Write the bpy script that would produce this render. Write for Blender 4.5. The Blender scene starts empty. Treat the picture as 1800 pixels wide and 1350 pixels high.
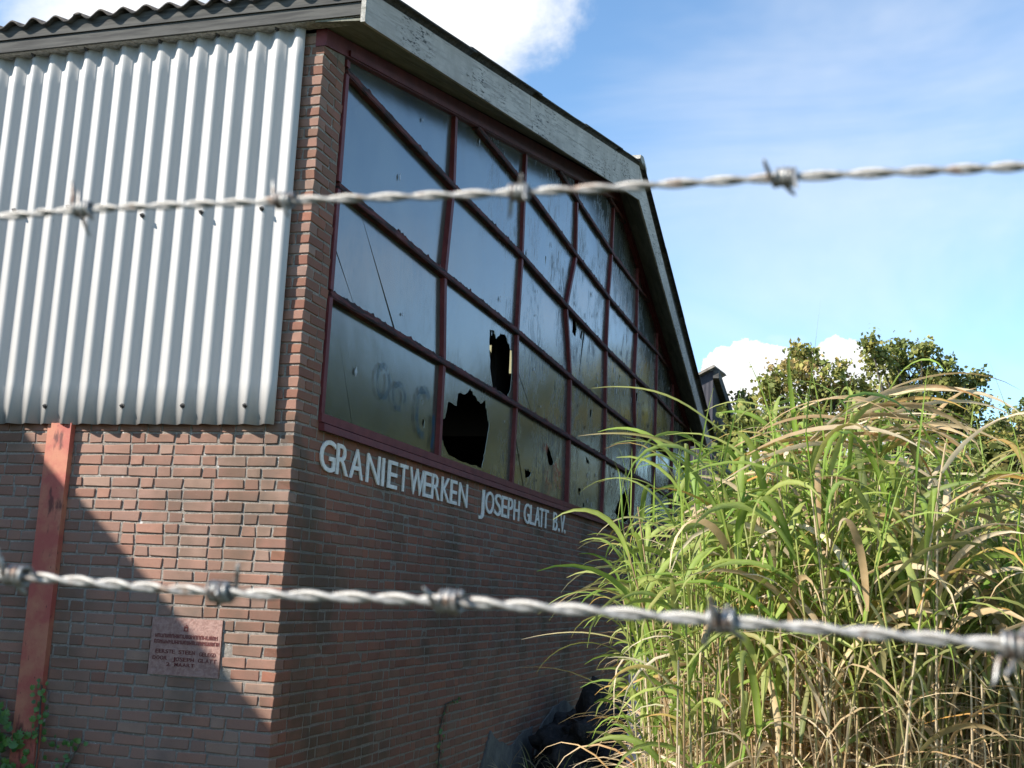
import bpy, bmesh, math, random
import numpy as np
from mathutils import Vector, Matrix, noise
from mathutils.geometry import tessellate_polygon
random.seed(7); rng = np.random.default_rng(7)
SC = bpy.context.scene
COL = SC.collection
R = math.radians

# ------------------------------------------------------------------ camera
CAM = Vector((3.5185, -6.7947, -1.1209))
RT = Vector((0.95845564, 0.28173706, 0.04457602)); UP = Vector((0.00790917, -0.18246402, 0.98318072))
FW = Vector((-0.28513196, 0.94198254, 0.17711198))
cd = bpy.data.cameras.new('camera'); co = bpy.data.objects.new('camera', cd); COL.objects.link(co)
co.matrix_world = Matrix(((RT.x, UP.x, -FW.x, CAM.x), (RT.y, UP.y, -FW.y, CAM.y), (RT.z, UP.z, -FW.z, CAM.z), (0, 0, 0, 1)))
cd.sensor_fit = 'HORIZONTAL'; cd.sensor_width = 36; cd.lens = 2046.7 / 1800 * 36
cd.clip_start = 0.02; cd.clip_end = 2000
cd.dof.use_dof = True; cd.dof.focus_distance = 9.0; cd.dof.aperture_fstop = 15
SC.camera = co
# ------------------------------------------------------------------ light
SUNV = Vector((-1.25, -1.0, 1.1)).normalized()
EXPOSURE = 0.78
SC.view_settings.view_transform = 'Standard'; SC.view_settings.look = 'None'
SC.view_settings.gamma = 1; SC.view_settings.exposure = EXPOSURE; SC.view_settings.use_curve_mapping = False
sl = bpy.data.lights.new('sun', 'SUN'); sl.energy = 5.0; sl.angle = R(0.53); sl.color = (1.0, 0.95, 0.87)
so = bpy.data.objects.new('sun', sl); COL.objects.link(so)
so.rotation_euler = SUNV.to_track_quat('Z', 'Y').to_euler(); so.location = (-20, -30, 40)

W = bpy.data.worlds.new('World'); SC.world = W; W.use_nodes = True


class NT:
    """small node-tree helper"""
    def __init__(s, tree):
        s.t = tree; s.n = tree.nodes; s.l = tree.links

    def add(s, typ, _in=None, **kw):
        nd = s.n.new(typ)
        for k, v in kw.items(): setattr(nd, k, v)
        for k, v in (_in or {}).items(): s.set(nd.inputs[k], v)
        return nd

    def set(s, sock, v):
        if isinstance(v, bpy.types.NodeSocket): s.l.new(v, sock)
        elif isinstance(v, bpy.types.Node): s.l.new(v.outputs[0], sock)
        else: sock.default_value = v

    def math(s, op, a, b=0.0, c=0.0, clamp=False):
        m = s.add('ShaderNodeMath', operation=op, use_clamp=clamp)
        s.set(m.inputs[0], a); s.set(m.inputs[1], b); s.set(m.inputs[2], c)
        return m.outputs[0]

    def vmath(s, op, a, b=(0, 0, 0)):
        m = s.add('ShaderNodeVectorMath', operation=op)
        s.set(m.inputs[0], a); s.set(m.inputs[1], b)
        return m.outputs['Value'] if op in ('LENGTH', 'DISTANCE', 'DOT_PRODUCT') else m.outputs[0]

    def noise(s, vec, scale, detail=4, rough=0.55, dist=0.0):
        return s.add('ShaderNodeTexNoise', {'Vector': vec, 'Scale': scale, 'Detail': detail, 'Roughness': rough, 'Distortion': dist}).outputs[0]

    def ramp(s, fac, stops, interp='LINEAR'):
        r = s.add('ShaderNodeValToRGB'); r.color_ramp.interpolation = interp
        e = r.color_ramp.elements
        while len(e) < len(stops): e.new(0.5)
        for el, (p, c) in zip(e, stops):
            el.position = p; el.color = (c[0], c[1], c[2], 1) if not isinstance(c, (int, float)) else (c, c, c, 1)
        s.set(r.inputs[0], fac); return r.outputs[0]

    def mix(s, fac, a, b, blend='MIX'):
        m = s.add('ShaderNodeMix', data_type='RGBA', blend_type=blend)
        s.set(m.inputs[0], fac)
        s.set(m.inputs[6], a if not isinstance(a, tuple) else (*a[:3], 1)); s.set(m.inputs[7], b if not isinstance(b, tuple) else (*b[:3], 1))
        return m.outputs[2]

    def rng(s, v, a, b, c=0.0, d=1.0, smooth=True):
        m = s.add('ShaderNodeMapRange', interpolation_type='SMOOTHSTEP' if smooth else 'LINEAR')
        for i, x in enumerate((v, a, b, c, d)): s.set(m.inputs[i], x)
        return m.outputs[0]


# sky: Nishita atmosphere with procedural clouds
w = NT(W.node_tree); w.n.clear()
sky = w.add('ShaderNodeTexSky', sky_type='NISHITA', sun_disc=False)
sky.sun_elevation = math.asin(SUNV.z); sky.sun_rotation = math.atan2(SUNV.x, SUNV.y)
sky.air_density = 1.0; sky.dust_density = 0.0; sky.ozone_density = 0.9; sky.altitude = 600
tc = w.add('ShaderNodeTexCoord').outputs['Generated']
dirv = w.vmath('NORMALIZE', tc)
skyc = w.mix(1.0, sky.outputs[0], (0.82, 0.99, 1.06), 'MULTIPLY')
bgS = w.add('ShaderNodeBackground', {'Color': skyc, 'Strength': 0.15})
stretch = w.add('ShaderNodeMapping', {'Vector': dirv, 'Scale': (1.0, 1.0, 2.4), 'Rotation': (0.0, 0.25, 0)}).outputs[0]
n_big = w.noise(stretch, 3.2, 6, 0.55, 0.3)
n_veil = w.noise(stretch, 2.0, 5, 0.6, 0.6)
n_puff = w.noise(dirv, 22.0, 8, 0.6, 0.0)
n_lump = w.noise(dirv, 7.0, 6, 0.62, 0.2)


def blob(c, r, soft, amp, nse):
    d = w.vmath('DISTANCE', dirv, Vector(c).normalized())
    v = w.math('SUBTRACT', 1.0, w.math('DIVIDE', d, r))
    v = w.math('ADD', v, w.math('MULTIPLY', w.math('SUBTRACT', nse, 0.5), amp))
    return w.rng(v, 0.0, soft)


parts = [blob((-0.088, 0.9781, 0.172), 0.045, 0.05, 1.3, n_puff), blob((-0.105, 0.978, 0.125), 0.07, 0.05, 1.0, n_puff),
         blob((-0.055, 0.978, 0.150), 0.060, 0.05, 0.9, n_puff),
         blob((-0.010, 0.978, 0.180), 0.040, 0.05, 1.3, n_puff), blob((-0.01, 0.978, 0.13), 0.07, 0.05, 1.0, n_puff),
         blob((-0.300, 0.815, 0.490), 0.105, 0.55, 1.7, n_lump), blob((-0.46, 0.70, 0.56), 0.20, 0.6, 1.8, n_lump),
         blob((-0.55, 0.72, 0.42), 0.17, 0.9, 1.4, n_lump),
         blob((0.395, 0.876, 0.262), 0.055, 0.9, 1.6, n_lump), blob((0.24, 0.93, 0.24), 0.035, 0.9, 1.8, n_lump)]  # last two: clouds added outside the view for the panes to mirror
m = parts[0]
for q in parts[1:]: m = w.math('MAXIMUM', m, q)
gen = w.rng(n_big, 0.63, 0.80, 0.0, 0.8)                       # loose clouds all round the sky
veil = w.rng(n_veil, 0.43, 0.74, 0.0, 0.36)
m = w.math('MAXIMUM', m, w.math('MAXIMUM', w.math('MULTIPLY', gen, 0.75), veil))
wisp = w.math('MULTIPLY', blob((-0.02, 0.93, 0.35), 0.30, 1.1, 2.6, n_veil), 0.36)
m = w.math('MAXIMUM', m, wisp)
cshade = w.ramp(w.noise(dirv, 9.0, 5, 0.6), [(0.25, (0.80, 0.85, 0.92)), (0.6, (1.0, 1.0, 1.0))])
bgC = w.add('ShaderNodeBackground', {'Color': cshade, 'Strength': 0.72})
mx = w.add('ShaderNodeMixShader', {0: m, 1: bgS.outputs[0], 2: bgC.outputs[0]})
w.add('ShaderNodeOutputWorld', {'Surface': mx.outputs[0]})

# ------------------------------------------------------------------ materials
MATS = {}


def mat(name):
    m = bpy.data.materials.new(name); m.use_nodes = True
    t = NT(m.node_tree); t.n.clear(); MATS[name] = m
    t.pos = t.add('ShaderNodeNewGeometry').outputs['Position']
    return m, t


def finish(t, color, rough=0.8, bump=None, bstr=0.3, bdist=0.01, **inp):
    b = t.add('ShaderNodeBsdfPrincipled')
    t.set(b.inputs['Base Color'], color if not isinstance(color, tuple) else (*color[:3], 1)); t.set(b.inputs['Roughness'], rough)
    for k, v in inp.items(): t.set(b.inputs[k.replace('_', ' ')], v)
    if bump is not None:
        bn = t.add('ShaderNodeBump', {'Strength': bstr, 'Distance': bdist, 'Height': bump}); t.set(b.inputs['Normal'], bn.outputs[0])
    t.add('ShaderNodeOutputMaterial', {'Surface': b.outputs[0]}); return b


def brick_mat(name, source, tones, grime):
    m, t = mat(name)
    if source == 'object': r = t.add('ShaderNodeObjectInfo').outputs['Random']
    else: r = t.add('ShaderNodeAttribute', attribute_name='rnd').outputs['Fac']
    c = t.ramp(r, tones)
    n1 = t.noise(t.pos, 9, 5, 0.6); n2 = t.noise(t.pos, 120, 5, 0.7); n3 = t.noise(t.pos, 1.1, 4, 0.6)
    c = t.mix(t.rng(n1, 0.30, 0.7, 0.10, 0.45), c, (0.25, 0.165, 0.13) if 'side' in name else (0.24, 0.145, 0.10))
    c = t.mix(t.rng(n2, 0.58, 0.75, 0, 0.55), c, (0.40, 0.33, 0.28))
    c = t.mix(t.rng(n2, 0.42, 0.28, 0, 0.6), c, (0.06, 0.035, 0.03))
    # moss and soot stains, each with a shape of its own
    c = t.mix(t.rng(n3, 0.46, 0.68, 0, grime), c, (0.075, 0.058, 0.032))
    c = t.mix(t.rng(t.noise(t.pos, 2.3, 5, 0.65), 0.54, 0.74, 0, grime * .7), c, (0.12, 0.10, 0.09))
    finish(t, c, t.rng(n1, 0.3, 0.7, 0.75, 0.95), n2, 0.5, 0.004)
    return m


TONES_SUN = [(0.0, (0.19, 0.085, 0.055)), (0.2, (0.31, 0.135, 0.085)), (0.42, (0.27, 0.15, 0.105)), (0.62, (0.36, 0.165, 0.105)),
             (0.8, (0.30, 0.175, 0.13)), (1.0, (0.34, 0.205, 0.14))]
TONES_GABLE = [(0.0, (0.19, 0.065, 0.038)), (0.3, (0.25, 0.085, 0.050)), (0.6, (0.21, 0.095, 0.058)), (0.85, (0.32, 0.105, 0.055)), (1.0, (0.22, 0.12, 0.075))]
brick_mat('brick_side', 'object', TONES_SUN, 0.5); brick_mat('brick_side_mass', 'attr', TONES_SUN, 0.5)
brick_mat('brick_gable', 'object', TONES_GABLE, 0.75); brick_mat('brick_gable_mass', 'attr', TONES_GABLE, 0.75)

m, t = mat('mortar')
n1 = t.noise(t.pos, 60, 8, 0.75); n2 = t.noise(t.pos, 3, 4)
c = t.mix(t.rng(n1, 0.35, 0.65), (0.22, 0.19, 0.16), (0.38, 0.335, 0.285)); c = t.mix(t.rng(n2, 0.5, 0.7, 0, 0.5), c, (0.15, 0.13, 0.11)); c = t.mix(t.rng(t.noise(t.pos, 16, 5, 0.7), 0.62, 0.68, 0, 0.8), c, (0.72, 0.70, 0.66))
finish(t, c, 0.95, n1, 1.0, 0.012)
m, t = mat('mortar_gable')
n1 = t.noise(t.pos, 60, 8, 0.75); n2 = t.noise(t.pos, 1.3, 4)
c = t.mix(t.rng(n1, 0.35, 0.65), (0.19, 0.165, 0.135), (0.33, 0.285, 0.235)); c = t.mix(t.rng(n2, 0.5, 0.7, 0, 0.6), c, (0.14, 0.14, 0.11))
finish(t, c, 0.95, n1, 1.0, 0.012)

m, t = mat('sheet')            # pale coated corrugated sheet
n1 = t.noise(t.add('ShaderNodeMapping', {'Vector': t.pos, 'Scale': (30, 30, 3)}).outputs[0], 1.0, 6, 0.7)
n2 = t.noise(t.pos, 1.7, 4)
c = t.mix(t.rng(n1, 0.4, 0.75, 0, 0.35), (0.455, 0.44, 0.42), (0.37, 0.36, 0.345)); c = t.mix(t.rng(n2, 0.45, 0.75, 0, 0.2), c, (0.38, 0.37, 0.34))
sp = t.noise(t.add('ShaderNodeMapping', {'Vector': t.pos, 'Scale': (300, 300, 28)}).outputs[0], 1.0, 3, 0.6)
sm = t.math('MULTIPLY', t.rng(sp, 0.70, 0.74), t.rng(n2, 0.55, 0.62))
c = t.mix(sm, c, (0.12, 0.10, 0.08))
finish(t, c, 0.5, n1, 0.08, 0.002, Specular_IOR_Level=0.35)

m, t = mat('old_sheet')
n1 = t.noise(t.pos, 40, 6, 0.7)
finish(t, t.mix(t.rng(n1, 0.35, 0.65), (0.28, 0.26, 0.22), (0.50, 0.47, 0.42)), 0.95, n1, 0.8, 0.01)

m, t = mat('red_paint')
n1 = t.noise(t.pos, 7, 6, 0.65); n2 = t.noise(t.pos, 55, 5, 0.7)
c = t.mix(t.rng(n1, 0.35, 0.7), (0.12, 0.016, 0.018), (0.175, 0.032, 0.030)); c = t.mix(t.rng(n2, 0.62, 0.70, 0, 0.8), c, (0.05, 0.022, 0.018))
finish(t, c, 0.6, n2, 0.3, 0.003)
m, t = mat('red_post')
n1 = t.noise(t.pos, 5, 6, 0.65); n2 = t.noise(t.add('ShaderNodeMapping', {'Vector': t.pos, 'Scale': (40, 40, 14)}).outputs[0], 1.0, 5, 0.7)
c = t.mix(t.rng(n1, 0.35, 0.65), (0.44, 0.10, 0.075), (0.52, 0.20, 0.115)); c = t.mix(t.rng(n2, 0.63, 0.68), c, (0.06, 0.025, 0.02))
n3 = t.noise(t.add('ShaderNodeMapping', {'Vector': t.pos, 'Scale': (12, 12, 4)}).outputs[0], 1.0, 4)
c = t.mix(t.rng(n3, 0.58, 0.68, 0, 0.85), c, (0.10, 0.03, 0.025))
finish(t, c, 0.6, n2, 0.4, 0.004)
m, t = mat('transom_wood')     # red paint flaking from dark wet timber
n1 = t.noise(t.add('ShaderNodeMapping', {'Vector': t.pos, 'Scale': (20, 4, 40)}).outputs[0], 1.0, 7, 0.75)
c = t.mix(t.rng(n1, 0.44, 0.56), (0.025, 0.013, 0.012), (0.13, 0.030, 0.028)); c = t.mix(t.rng(n1, 0.60, 0.68, 0, 0.8), c, (0.26, 0.14, 0.12))
finish(t, c, 0.8, n1, 0.9, 0.01)

m, t = mat('flaking_board')    # grey white barge boards, paint flaking
al = t.add('ShaderNodeMapping', {'Vector': t.pos, 'Rotation': (R(-13.5), 0, 0)}).outputs[0]
st = t.add('ShaderNodeMapping', {'Vector': al, 'Scale': (8, 2.0, 34)}).outputs[0]
n1 = t.noise(st, 1.0, 8, 0.72, 0.4); n2 = t.noise(t.pos, 2.0, 5, 0.65); n3 = t.noise(t.add('ShaderNodeMapping', {'Vector': al, 'Scale': (40, 11, 60)}).outputs[0], 1.0, 4, 0.6)
c = t.mix(t.rng(n2, 0.35, 0.65), (0.40, 0.345, 0.295), (0.56, 0.49, 0.425)); c = t.mix(t.math('MULTIPLY', t.rng(n1, 0.47, 0.60, 0, 0.85), t.rng(n2, 0.42, 0.60, 0.15, 0.9)), c, (0.25, 0.215, 0.185))
c = t.mix(t.math('MULTIPLY', t.math('MULTIPLY', t.rng(n3, 0.54, 0.60), t.rng(n1, 0.42, 0.50)), t.rng(t.noise(t.pos, 1.6, 3, 0.6), 0.47, 0.60)), c, (0.035, 0.032, 0.028))
finish(t, c, 0.85, n1, 0.5, 0.006)
m, t = mat('fascia_board')
n1 = t.noise(t.add('ShaderNodeMapping', {'Vector': t.pos, 'Scale': (2, 6, 30)}).outputs[0], 1.0, 6, 0.7)
finish(t, t.mix(t.rng(n1, 0.35, 0.65), (0.045, 0.043, 0.04), (0.10, 0.095, 0.085)), 0.9, n1, 0.4, 0.004)
m, t = mat('soffit')
n1 = t.noise(t.add('ShaderNodeMapping', {'Vector': t.pos, 'Scale': (12, 2, 2)}).outputs[0], 1.0, 6, 0.7)
finish(t, t.mix(t.rng(n1, 0.35, 0.65), (0.17, 0.165, 0.125), (0.27, 0.26, 0.20)), 0.9, n1, 0.3, 0.004)
m, t = mat('roof_sheet')
n1 = t.noise(t.pos, 14, 7, 0.7); n2 = t.noise(t.pos, 70, 5, 0.7)
c = t.mix(t.rng(n1, 0.38, 0.66), (0.05, 0.045, 0.042), (0.12, 0.10, 0.085)); c = t.mix(t.rng(n2, 0.60, 0.70, 0, 0.7), c, (0.24, 0.215, 0.18))
finish(t, c, 0.95, n2, 0.9, 0.01)
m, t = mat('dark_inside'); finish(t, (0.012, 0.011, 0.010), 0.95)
m, t = mat('dark_red_steel'); finish(t, (0.02, 0.006, 0.006), 0.7)
m, t = mat('skylight')
b1 = t.add('ShaderNodeBsdfTranslucent', {'Color': (0.85, 0.78, 0.55, 1)}); b2 = t.add('ShaderNodeBsdfDiffuse', {'Color': (0.6, 0.5, 0.3, 1)})
t.add('ShaderNodeOutputMaterial', {'Surface': t.add('ShaderNodeMixShader', {0: 0.25, 1: b1.outputs[0], 2: b2.outputs[0]}).outputs[0]})

# dirty wired glass: nearly opaque with grime, strong sheen at this grazing angle
m, t = mat('dirty_glass')
orn = t.add('ShaderNodeObjectInfo').outputs['Random']
nd = t.noise(t.add('ShaderNodeMapping', {'Vector': t.pos, 'Scale': (1, 1.6, 1.0)}).outputs[0], 1.0, 6, 0.65, 0.5)
nf = t.noise(t.add('ShaderNodeMapping', {'Vector': t.pos, 'Scale': (1, 26.0, 5.0)}).outputs[0], 1.0, 6, 0.7)
ng = t.noise(t.pos, 1.3, 4, 0.6)
grime = t.math('MULTIPLY', t.rng(nd, 0.42, 0.68), t.rng(nf, 0.35, 0.65))
yy_ = t.add('ShaderNodeSeparateXYZ', {0: t.pos}).outputs[1]
far_ = t.rng(yy_, 2.0, 8.0, 0.12, 1.0)
grime = t.math('MULTIPLY', grime, far_)
streak = t.math('MULTIPLY', t.math('MULTIPLY', t.rng(nd, 0.44, 0.60), t.rng(nf, 0.46, 0.58)), far_)
base = t.mix(t.rng(ng, 0.35, 0.65), (0.036, 0.043, 0.040), (0.078, 0.082, 0.064))
base = t.mix(t.math('MULTIPLY', grime, 0.7), base, (0.075, 0.075, 0.06)); base = t.mix(t.math('MULTIPLY', streak, 0.85), base, (0.018, 0.014, 0.012))
wv = t.add('ShaderNodeTexWave', {'Vector': t.pos, 'Scale': 26.0, 'Distortion': 0.6, 'Detail': 1.0}, bands_direction='Z').outputs[1]
hb = t.math('ADD', t.math('MULTIPLY', wv, 0.25), t.math('MULTIPLY', t.noise(t.pos, 3.0, 3), 6.0))
ro = t.math('ADD', t.math('ADD', 0.17, t.math('MULTIPLY', grime, 0.25)), t.math('MULTIPLY', streak, 0.25))
b = finish(t, base, ro, hb, 0.10, 0.004, IOR=2.1)

m, t = mat('graffiti_blue')
n1 = t.noise(t.pos, 14, 4)
bd = t.add('ShaderNodeBsdfDiffuse', {'Color': (0.01, 0.10, 0.17, 1)})
tr = t.add('ShaderNodeBsdfTransparent')
t.add('ShaderNodeOutputMaterial', {'Surface': t.add('ShaderNodeMixShader', {0: t.rng(n1, 0.3, 0.7, 0.1, 0.55), 1: tr.outputs[0], 2: bd.outputs[0]}).outputs[0]})
m, t = mat('graffiti_orange')
n1 = t.noise(t.pos, 9, 5)
bd = t.add('ShaderNodeBsdfPrincipled', {'Base Color': (0.36, 0.07, 0.03, 1), 'Roughness': 0.5})
tr = t.add('ShaderNodeBsdfTransparent')
t.add('ShaderNodeOutputMaterial', {'Surface': t.add('ShaderNodeMixShader', {0: t.rng(n1, 0.42, 0.62, 0.0, 0.6), 1: tr.outputs[0], 2: bd.outputs[0]}).outputs[0]})
m, t = mat('glass_edge'); finish(t, (0.50, 0.56, 0.50), 0.25)
m, t = mat('glass_chip'); finish(t, (0.42, 0.44, 0.46), 0.3)

m, t = mat('letter')
n1 = t.noise(t.pos, 25, 5, 0.7)
finish(t, t.mix(t.rng(n1, 0.35, 0.7), (0.90, 0.86, 0.80), (0.70, 0.67, 0.61)), 0.6)
m, t = mat('plaque')
n1 = t.noise(t.pos, 45, 6, 0.7)
finish(t, t.mix(t.rng(n1, 0.35, 0.65), (0.30, 0.165, 0.13), (0.42, 0.255, 0.21)), 0.8, n1, 0.8, 0.01)
m, t = mat('plaque_letter'); finish(t, (0.15, 0.03, 0.025), 0.8)

m, t = mat('galvanised')
n1 = t.noise(t.pos, 300, 6, 0.7); n2 = t.noise(t.pos, 55, 4, 0.6)
c = t.mix(t.rng(n1, 0.35, 0.65), (0.22, 0.205, 0.185), (0.42, 0.395, 0.36)); c = t.mix(t.rng(n2, 0.56, 0.70, 0, 0.85), c, (0.19, 0.11, 0.065))
finish(t, c, t.rng(n1, 0.3, 0.7, 0.38, 0.6), n1, 0.3, 0.0004, Metallic=0.4)
m, t = mat('barb_metal')
n1 = t.noise(t.pos, 220, 6, 0.7)
finish(t, t.mix(t.rng(n1, 0.45, 0.62), (0.33, 0.32, 0.30), (0.13, 0.08, 0.055)), 0.45, n1, 0.3, 0.0004, Metallic=0.6)
m, t = mat('screw'); finish(t, (0.05, 0.045, 0.042), 0.5)
m, t = mat('ground')
n1 = t.noise(t.pos, 1.2, 6, 0.7); n2 = t.noise(t.pos, 18, 6, 0.7)
finish(t, t.mix(t.rng(n1, 0.4, 0.6), t.mix(n2, (0.05, 0.038, 0.022), (0.11, 0.09, 0.05)), t.mix(n2, (0.035, 0.05, 0.018), (0.07, 0.09, 0.03))), 1.0, n2, 1.0, 0.05)
m, t = mat('dark_cladding')
wv = t.add('ShaderNodeTexWave', {'Vector': t.pos, 'Scale': 3.0, 'Distortion': 0.0}, bands_direction='X').outputs[1]
n1 = t.noise(t.pos, 6, 4)
finish(t, t.mix(n1, (0.035, 0.033, 0.042), (0.065, 0.06, 0.07)), 0.8, wv, 0.4, 0.02)
m, t = mat('roof_tile')
n1 = t.noise(t.pos, 5, 5, 0.7)
finish(t, t.mix(t.rng(n1, 0.35, 0.65), (0.14, 0.115, 0.09), (0.36, 0.32, 0.27)), 0.95, n1, 0.5, 0.03)
m, t = mat('concrete')
n1 = t.noise(t.pos, 4, 7, 0.7); n2 = t.noise(t.pos, 40, 6, 0.7)
finish(t, t.mix(t.rng(n1, 0.35, 0.65), (0.09, 0.085, 0.078), (0.18, 0.17, 0.155)), 0.95, n2, 0.7, 0.01)
m, t = mat('black_debris')
n1 = t.noise(t.pos, 20, 6, 0.7)
finish(t, t.mix(t.rng(n1, 0.45, 0.7), (0.012, 0.010, 0.009), (0.05, 0.035, 0.03)), 0.8, n1, 0.8, 0.02)
m, t = mat('blue_board')
n1 = t.noise(t.pos, 12, 6, 0.7)
finish(t, t.mix(t.rng(n1, 0.40, 0.6), (0.02, 0.024, 0.04), (0.08, 0.09, 0.12)), 0.8)
m, t = mat('old_wood')
n1 = t.noise(t.add('ShaderNodeMapping', {'Vector': t.pos, 'Scale': (40, 40, 3)}).outputs[0], 1.0, 6, 0.7)
finish(t, t.mix(t.rng(n1, 0.35, 0.65), (0.12, 0.10, 0.08), (0.27, 0.24, 0.20)), 0.95, n1, 0.6, 0.004)
m, t = mat('bark')
n1 = t.noise(t.add('ShaderNodeMapping', {'Vector': t.pos, 'Scale': (12, 12, 3)}).outputs[0], 1.0, 6, 0.7)
finish(t, t.mix(t.rng(n1, 0.35, 0.65), (0.05, 0.04, 0.03), (0.14, 0.12, 0.09)), 0.95, n1, 0.8, 0.03)


def leaf_mat(name, attr, trans=0.3, rough=0.5, spec=0.3, veins=False, mul=1.0):
    m, t = mat(name)
    a = t.add('ShaderNodeAttribute', attribute_name=attr).outputs['Color']
    n1 = t.noise(t.pos, 30, 4, 0.6)
    c = t.mix(t.rng(n1, 0.3, 0.7, 0.0, 0.35), a, t.mix(1.0, a, (0.55, 0.5, 0.4), 'MULTIPLY'))
    if mul != 1.0: c = t.mix(1.0, c, (mul, mul, mul), 'MULTIPLY')
    b1 = t.add('ShaderNodeBsdfPrincipled', {'Base Color': c, 'Roughness': rough, 'Specular IOR Level': spec})
    b2 = t.add('ShaderNodeBsdfTranslucent', {'Color': c})
    t.add('ShaderNodeOutputMaterial', {'Surface': t.add('ShaderNodeMixShader', {0: trans, 1: b1.outputs[0], 2: b2.outputs[0]}).outputs[0]})


leaf_mat('blade', 'tint', 0.34, 0.5, 0.25, mul=1.18)
leaf_mat('tree_leaf', 'tint', 0.30, 0.6, 0.25, mul=1.8)
m, t = mat('ivy_leaf')
r = t.add('ShaderNodeObjectInfo').outputs['Random']
finish(t, t.ramp(r, [(0, (0.03, 0.085, 0.012)), (0.6, (0.06, 0.15, 0.02)), (1, (0.11, 0.19, 0.03))]), 0.45)


# ------------------------------------------------------------------ mesh helpers
def link(o, parent=None):
    COL.objects.link(o)
    if parent: o.parent = parent
    return o


def empty(name, loc, label=None, cat=None, group=None, kind=None):
    o = bpy.data.objects.new(name, None); o.location = loc; o.empty_display_size = 0.1; COL.objects.link(o)
    tag(o, label, cat, group, kind); return o


def tag(o, label=None, cat=None, group=None, kind=None):
    if label: o['label'] = label
    if cat: o['category'] = cat
    if group: o['group'] = group
    if kind: o['kind'] = kind
    return o


def place(o, parent):
    """parent keeping world position (parents only carry a translation)"""
    o.parent = parent
    q = parent; off = Vector((0, 0, 0))
    while q: off += q.location; q = q.parent
    o.location = Vector(o.location) - off
    return o


def obj(name, me, m=None, parent=None, smooth=False, loc=(0, 0, 0)):
    if m and not me.materials: me.materials.append(MATS[m])
    if smooth: me.polygons.foreach_set('use_smooth', [True] * len(me.polygons))
    o = bpy.data.objects.new(name, me); o.location = loc; COL.objects.link(o)
    if parent: place(o, parent)
    return o


class MB:
    def __init__(s): s.v = []; s.f = []

    def add(s, vs, fs):
        k = len(s.v); s.v += [tuple(v) for v in vs]; s.f += [tuple(k + i for i in f) for f in fs]; return s

    def box(s, a, b):
        x0, y0, z0 = a; x1, y1, z1 = b
        vs = [(x0, y0, z0), (x1, y0, z0), (x1, y1, z0), (x0, y1, z0), (x0, y0, z1), (x1, y0, z1), (x1, y1, z1), (x0, y1, z1)]
        return s.add(vs, [(0, 3, 2, 1), (4, 5, 6, 7), (0, 1, 5, 4), (1, 2, 6, 5), (2, 3, 7, 6), (3, 0, 4, 7)])

    def prism_x(s, poly, x0, x1):
        """poly: (y,z) counter-clockwise seen from +x, extruded from x0 to x1"""
        n = len(poly); vs = [(x0, y, z) for y, z in poly] + [(x1, y, z) for y, z in poly]
        fs = [tuple(range(n - 1, -1, -1)), tuple(range(n, 2 * n))] + [(i, (i + 1) % n, n + (i + 1) % n, n + i) for i in range(n)]
        return s.add(vs, fs)

    def hexa(s, v8): return s.add(v8, [(0, 3, 2, 1), (4, 5, 6, 7), (0, 1, 5, 4), (1, 2, 6, 5), (2, 3, 7, 6), (3, 0, 4, 7)])

    def beam(s, a, b, wx, wz, nx=Vector((1, 0, 0))):
        """bar from a to b; wx = size along nx, wz = size across"""
        a = Vector(a); b = Vector(b); d = (b - a).normalized(); sd = nx.cross(d).normalized()
        o = []
        for p in (a, b):
            for u, v in ((-1, -1), (1, -1), (1, 1), (-1, 1)): o.append(p + nx * (wx / 2 * u) + sd * (wz / 2 * v))
        return s.hexa(o)

    def tube(s, pts, rad, n=8, cap=True):
        pts = [Vector(p) for p in pts]; k0 = len(s.v); up = None
        rr = rad if hasattr(rad, '__len__') else [rad] * len(pts)
        for i, p in enumerate(pts):
            d = (pts[min(i + 1, len(pts) - 1)] - pts[max(i - 1, 0)]).normalized()
            if up is None:
                up = d.orthogonal().normalized()
            up = (up - d * up.dot(d)).normalized(); sd = d.cross(up)
            for j in range(n):
                a = 2 * math.pi * j / n; s.v.append(tuple(p + up * (math.cos(a) * rr[i]) + sd * (math.sin(a) * rr[i])))
        for i in range(len(pts) - 1):
            for j in range(n):
                a = k0 + i * n + j; b = k0 + i * n + (j + 1) % n
                s.f.append((a, b, b + n, a + n))
        if cap:
            s.f.append(tuple(k0 + j for j in range(n - 1, -1, -1))); s.f.append(tuple(k0 + (len(pts) - 1) * n + j for j in range(n)))
        return s

    def mesh(s, name='m'):
        me = bpy.data.meshes.new(name); me.from_pydata(s.v, [], s.f); me.update(); return me

    def obj(s, name, m, parent=None, smooth=False, loc=(0, 0, 0)):
        return obj(name, s.mesh(name), m, parent, smooth, loc)


def np_mesh(name, V, F, tint=None, rnd=None):
    """V (n,3), F (m,4) quads; tint per-vertex rgb; rnd per-vertex float"""
    me = bpy.data.meshes.new(name); n = len(V); k = len(F); w_ = F.shape[1]
    me.vertices.add(n); me.vertices.foreach_set('co', V.astype(np.float32).ravel())
    me.loops.add(k * w_); me.loops.foreach_set('vertex_index', F.astype(np.int32).ravel())
    me.polygons.add(k); me.polygons.foreach_set('loop_start', np.arange(0, k * w_, w_, dtype=np.int32))
    if tint is not None:
        a = me.attributes.new('tint', 'FLOAT_COLOR', 'POINT'); a.data.foreach_set('color', np.c_[tint, np.ones(n)].astype(np.float32).ravel())
    if rnd is not None:
        a = me.attributes.new('rnd', 'FLOAT', 'POINT'); a.data.foreach_set('value', rnd.astype(np.float32))
    me.update(); me.validate(); return me


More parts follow.
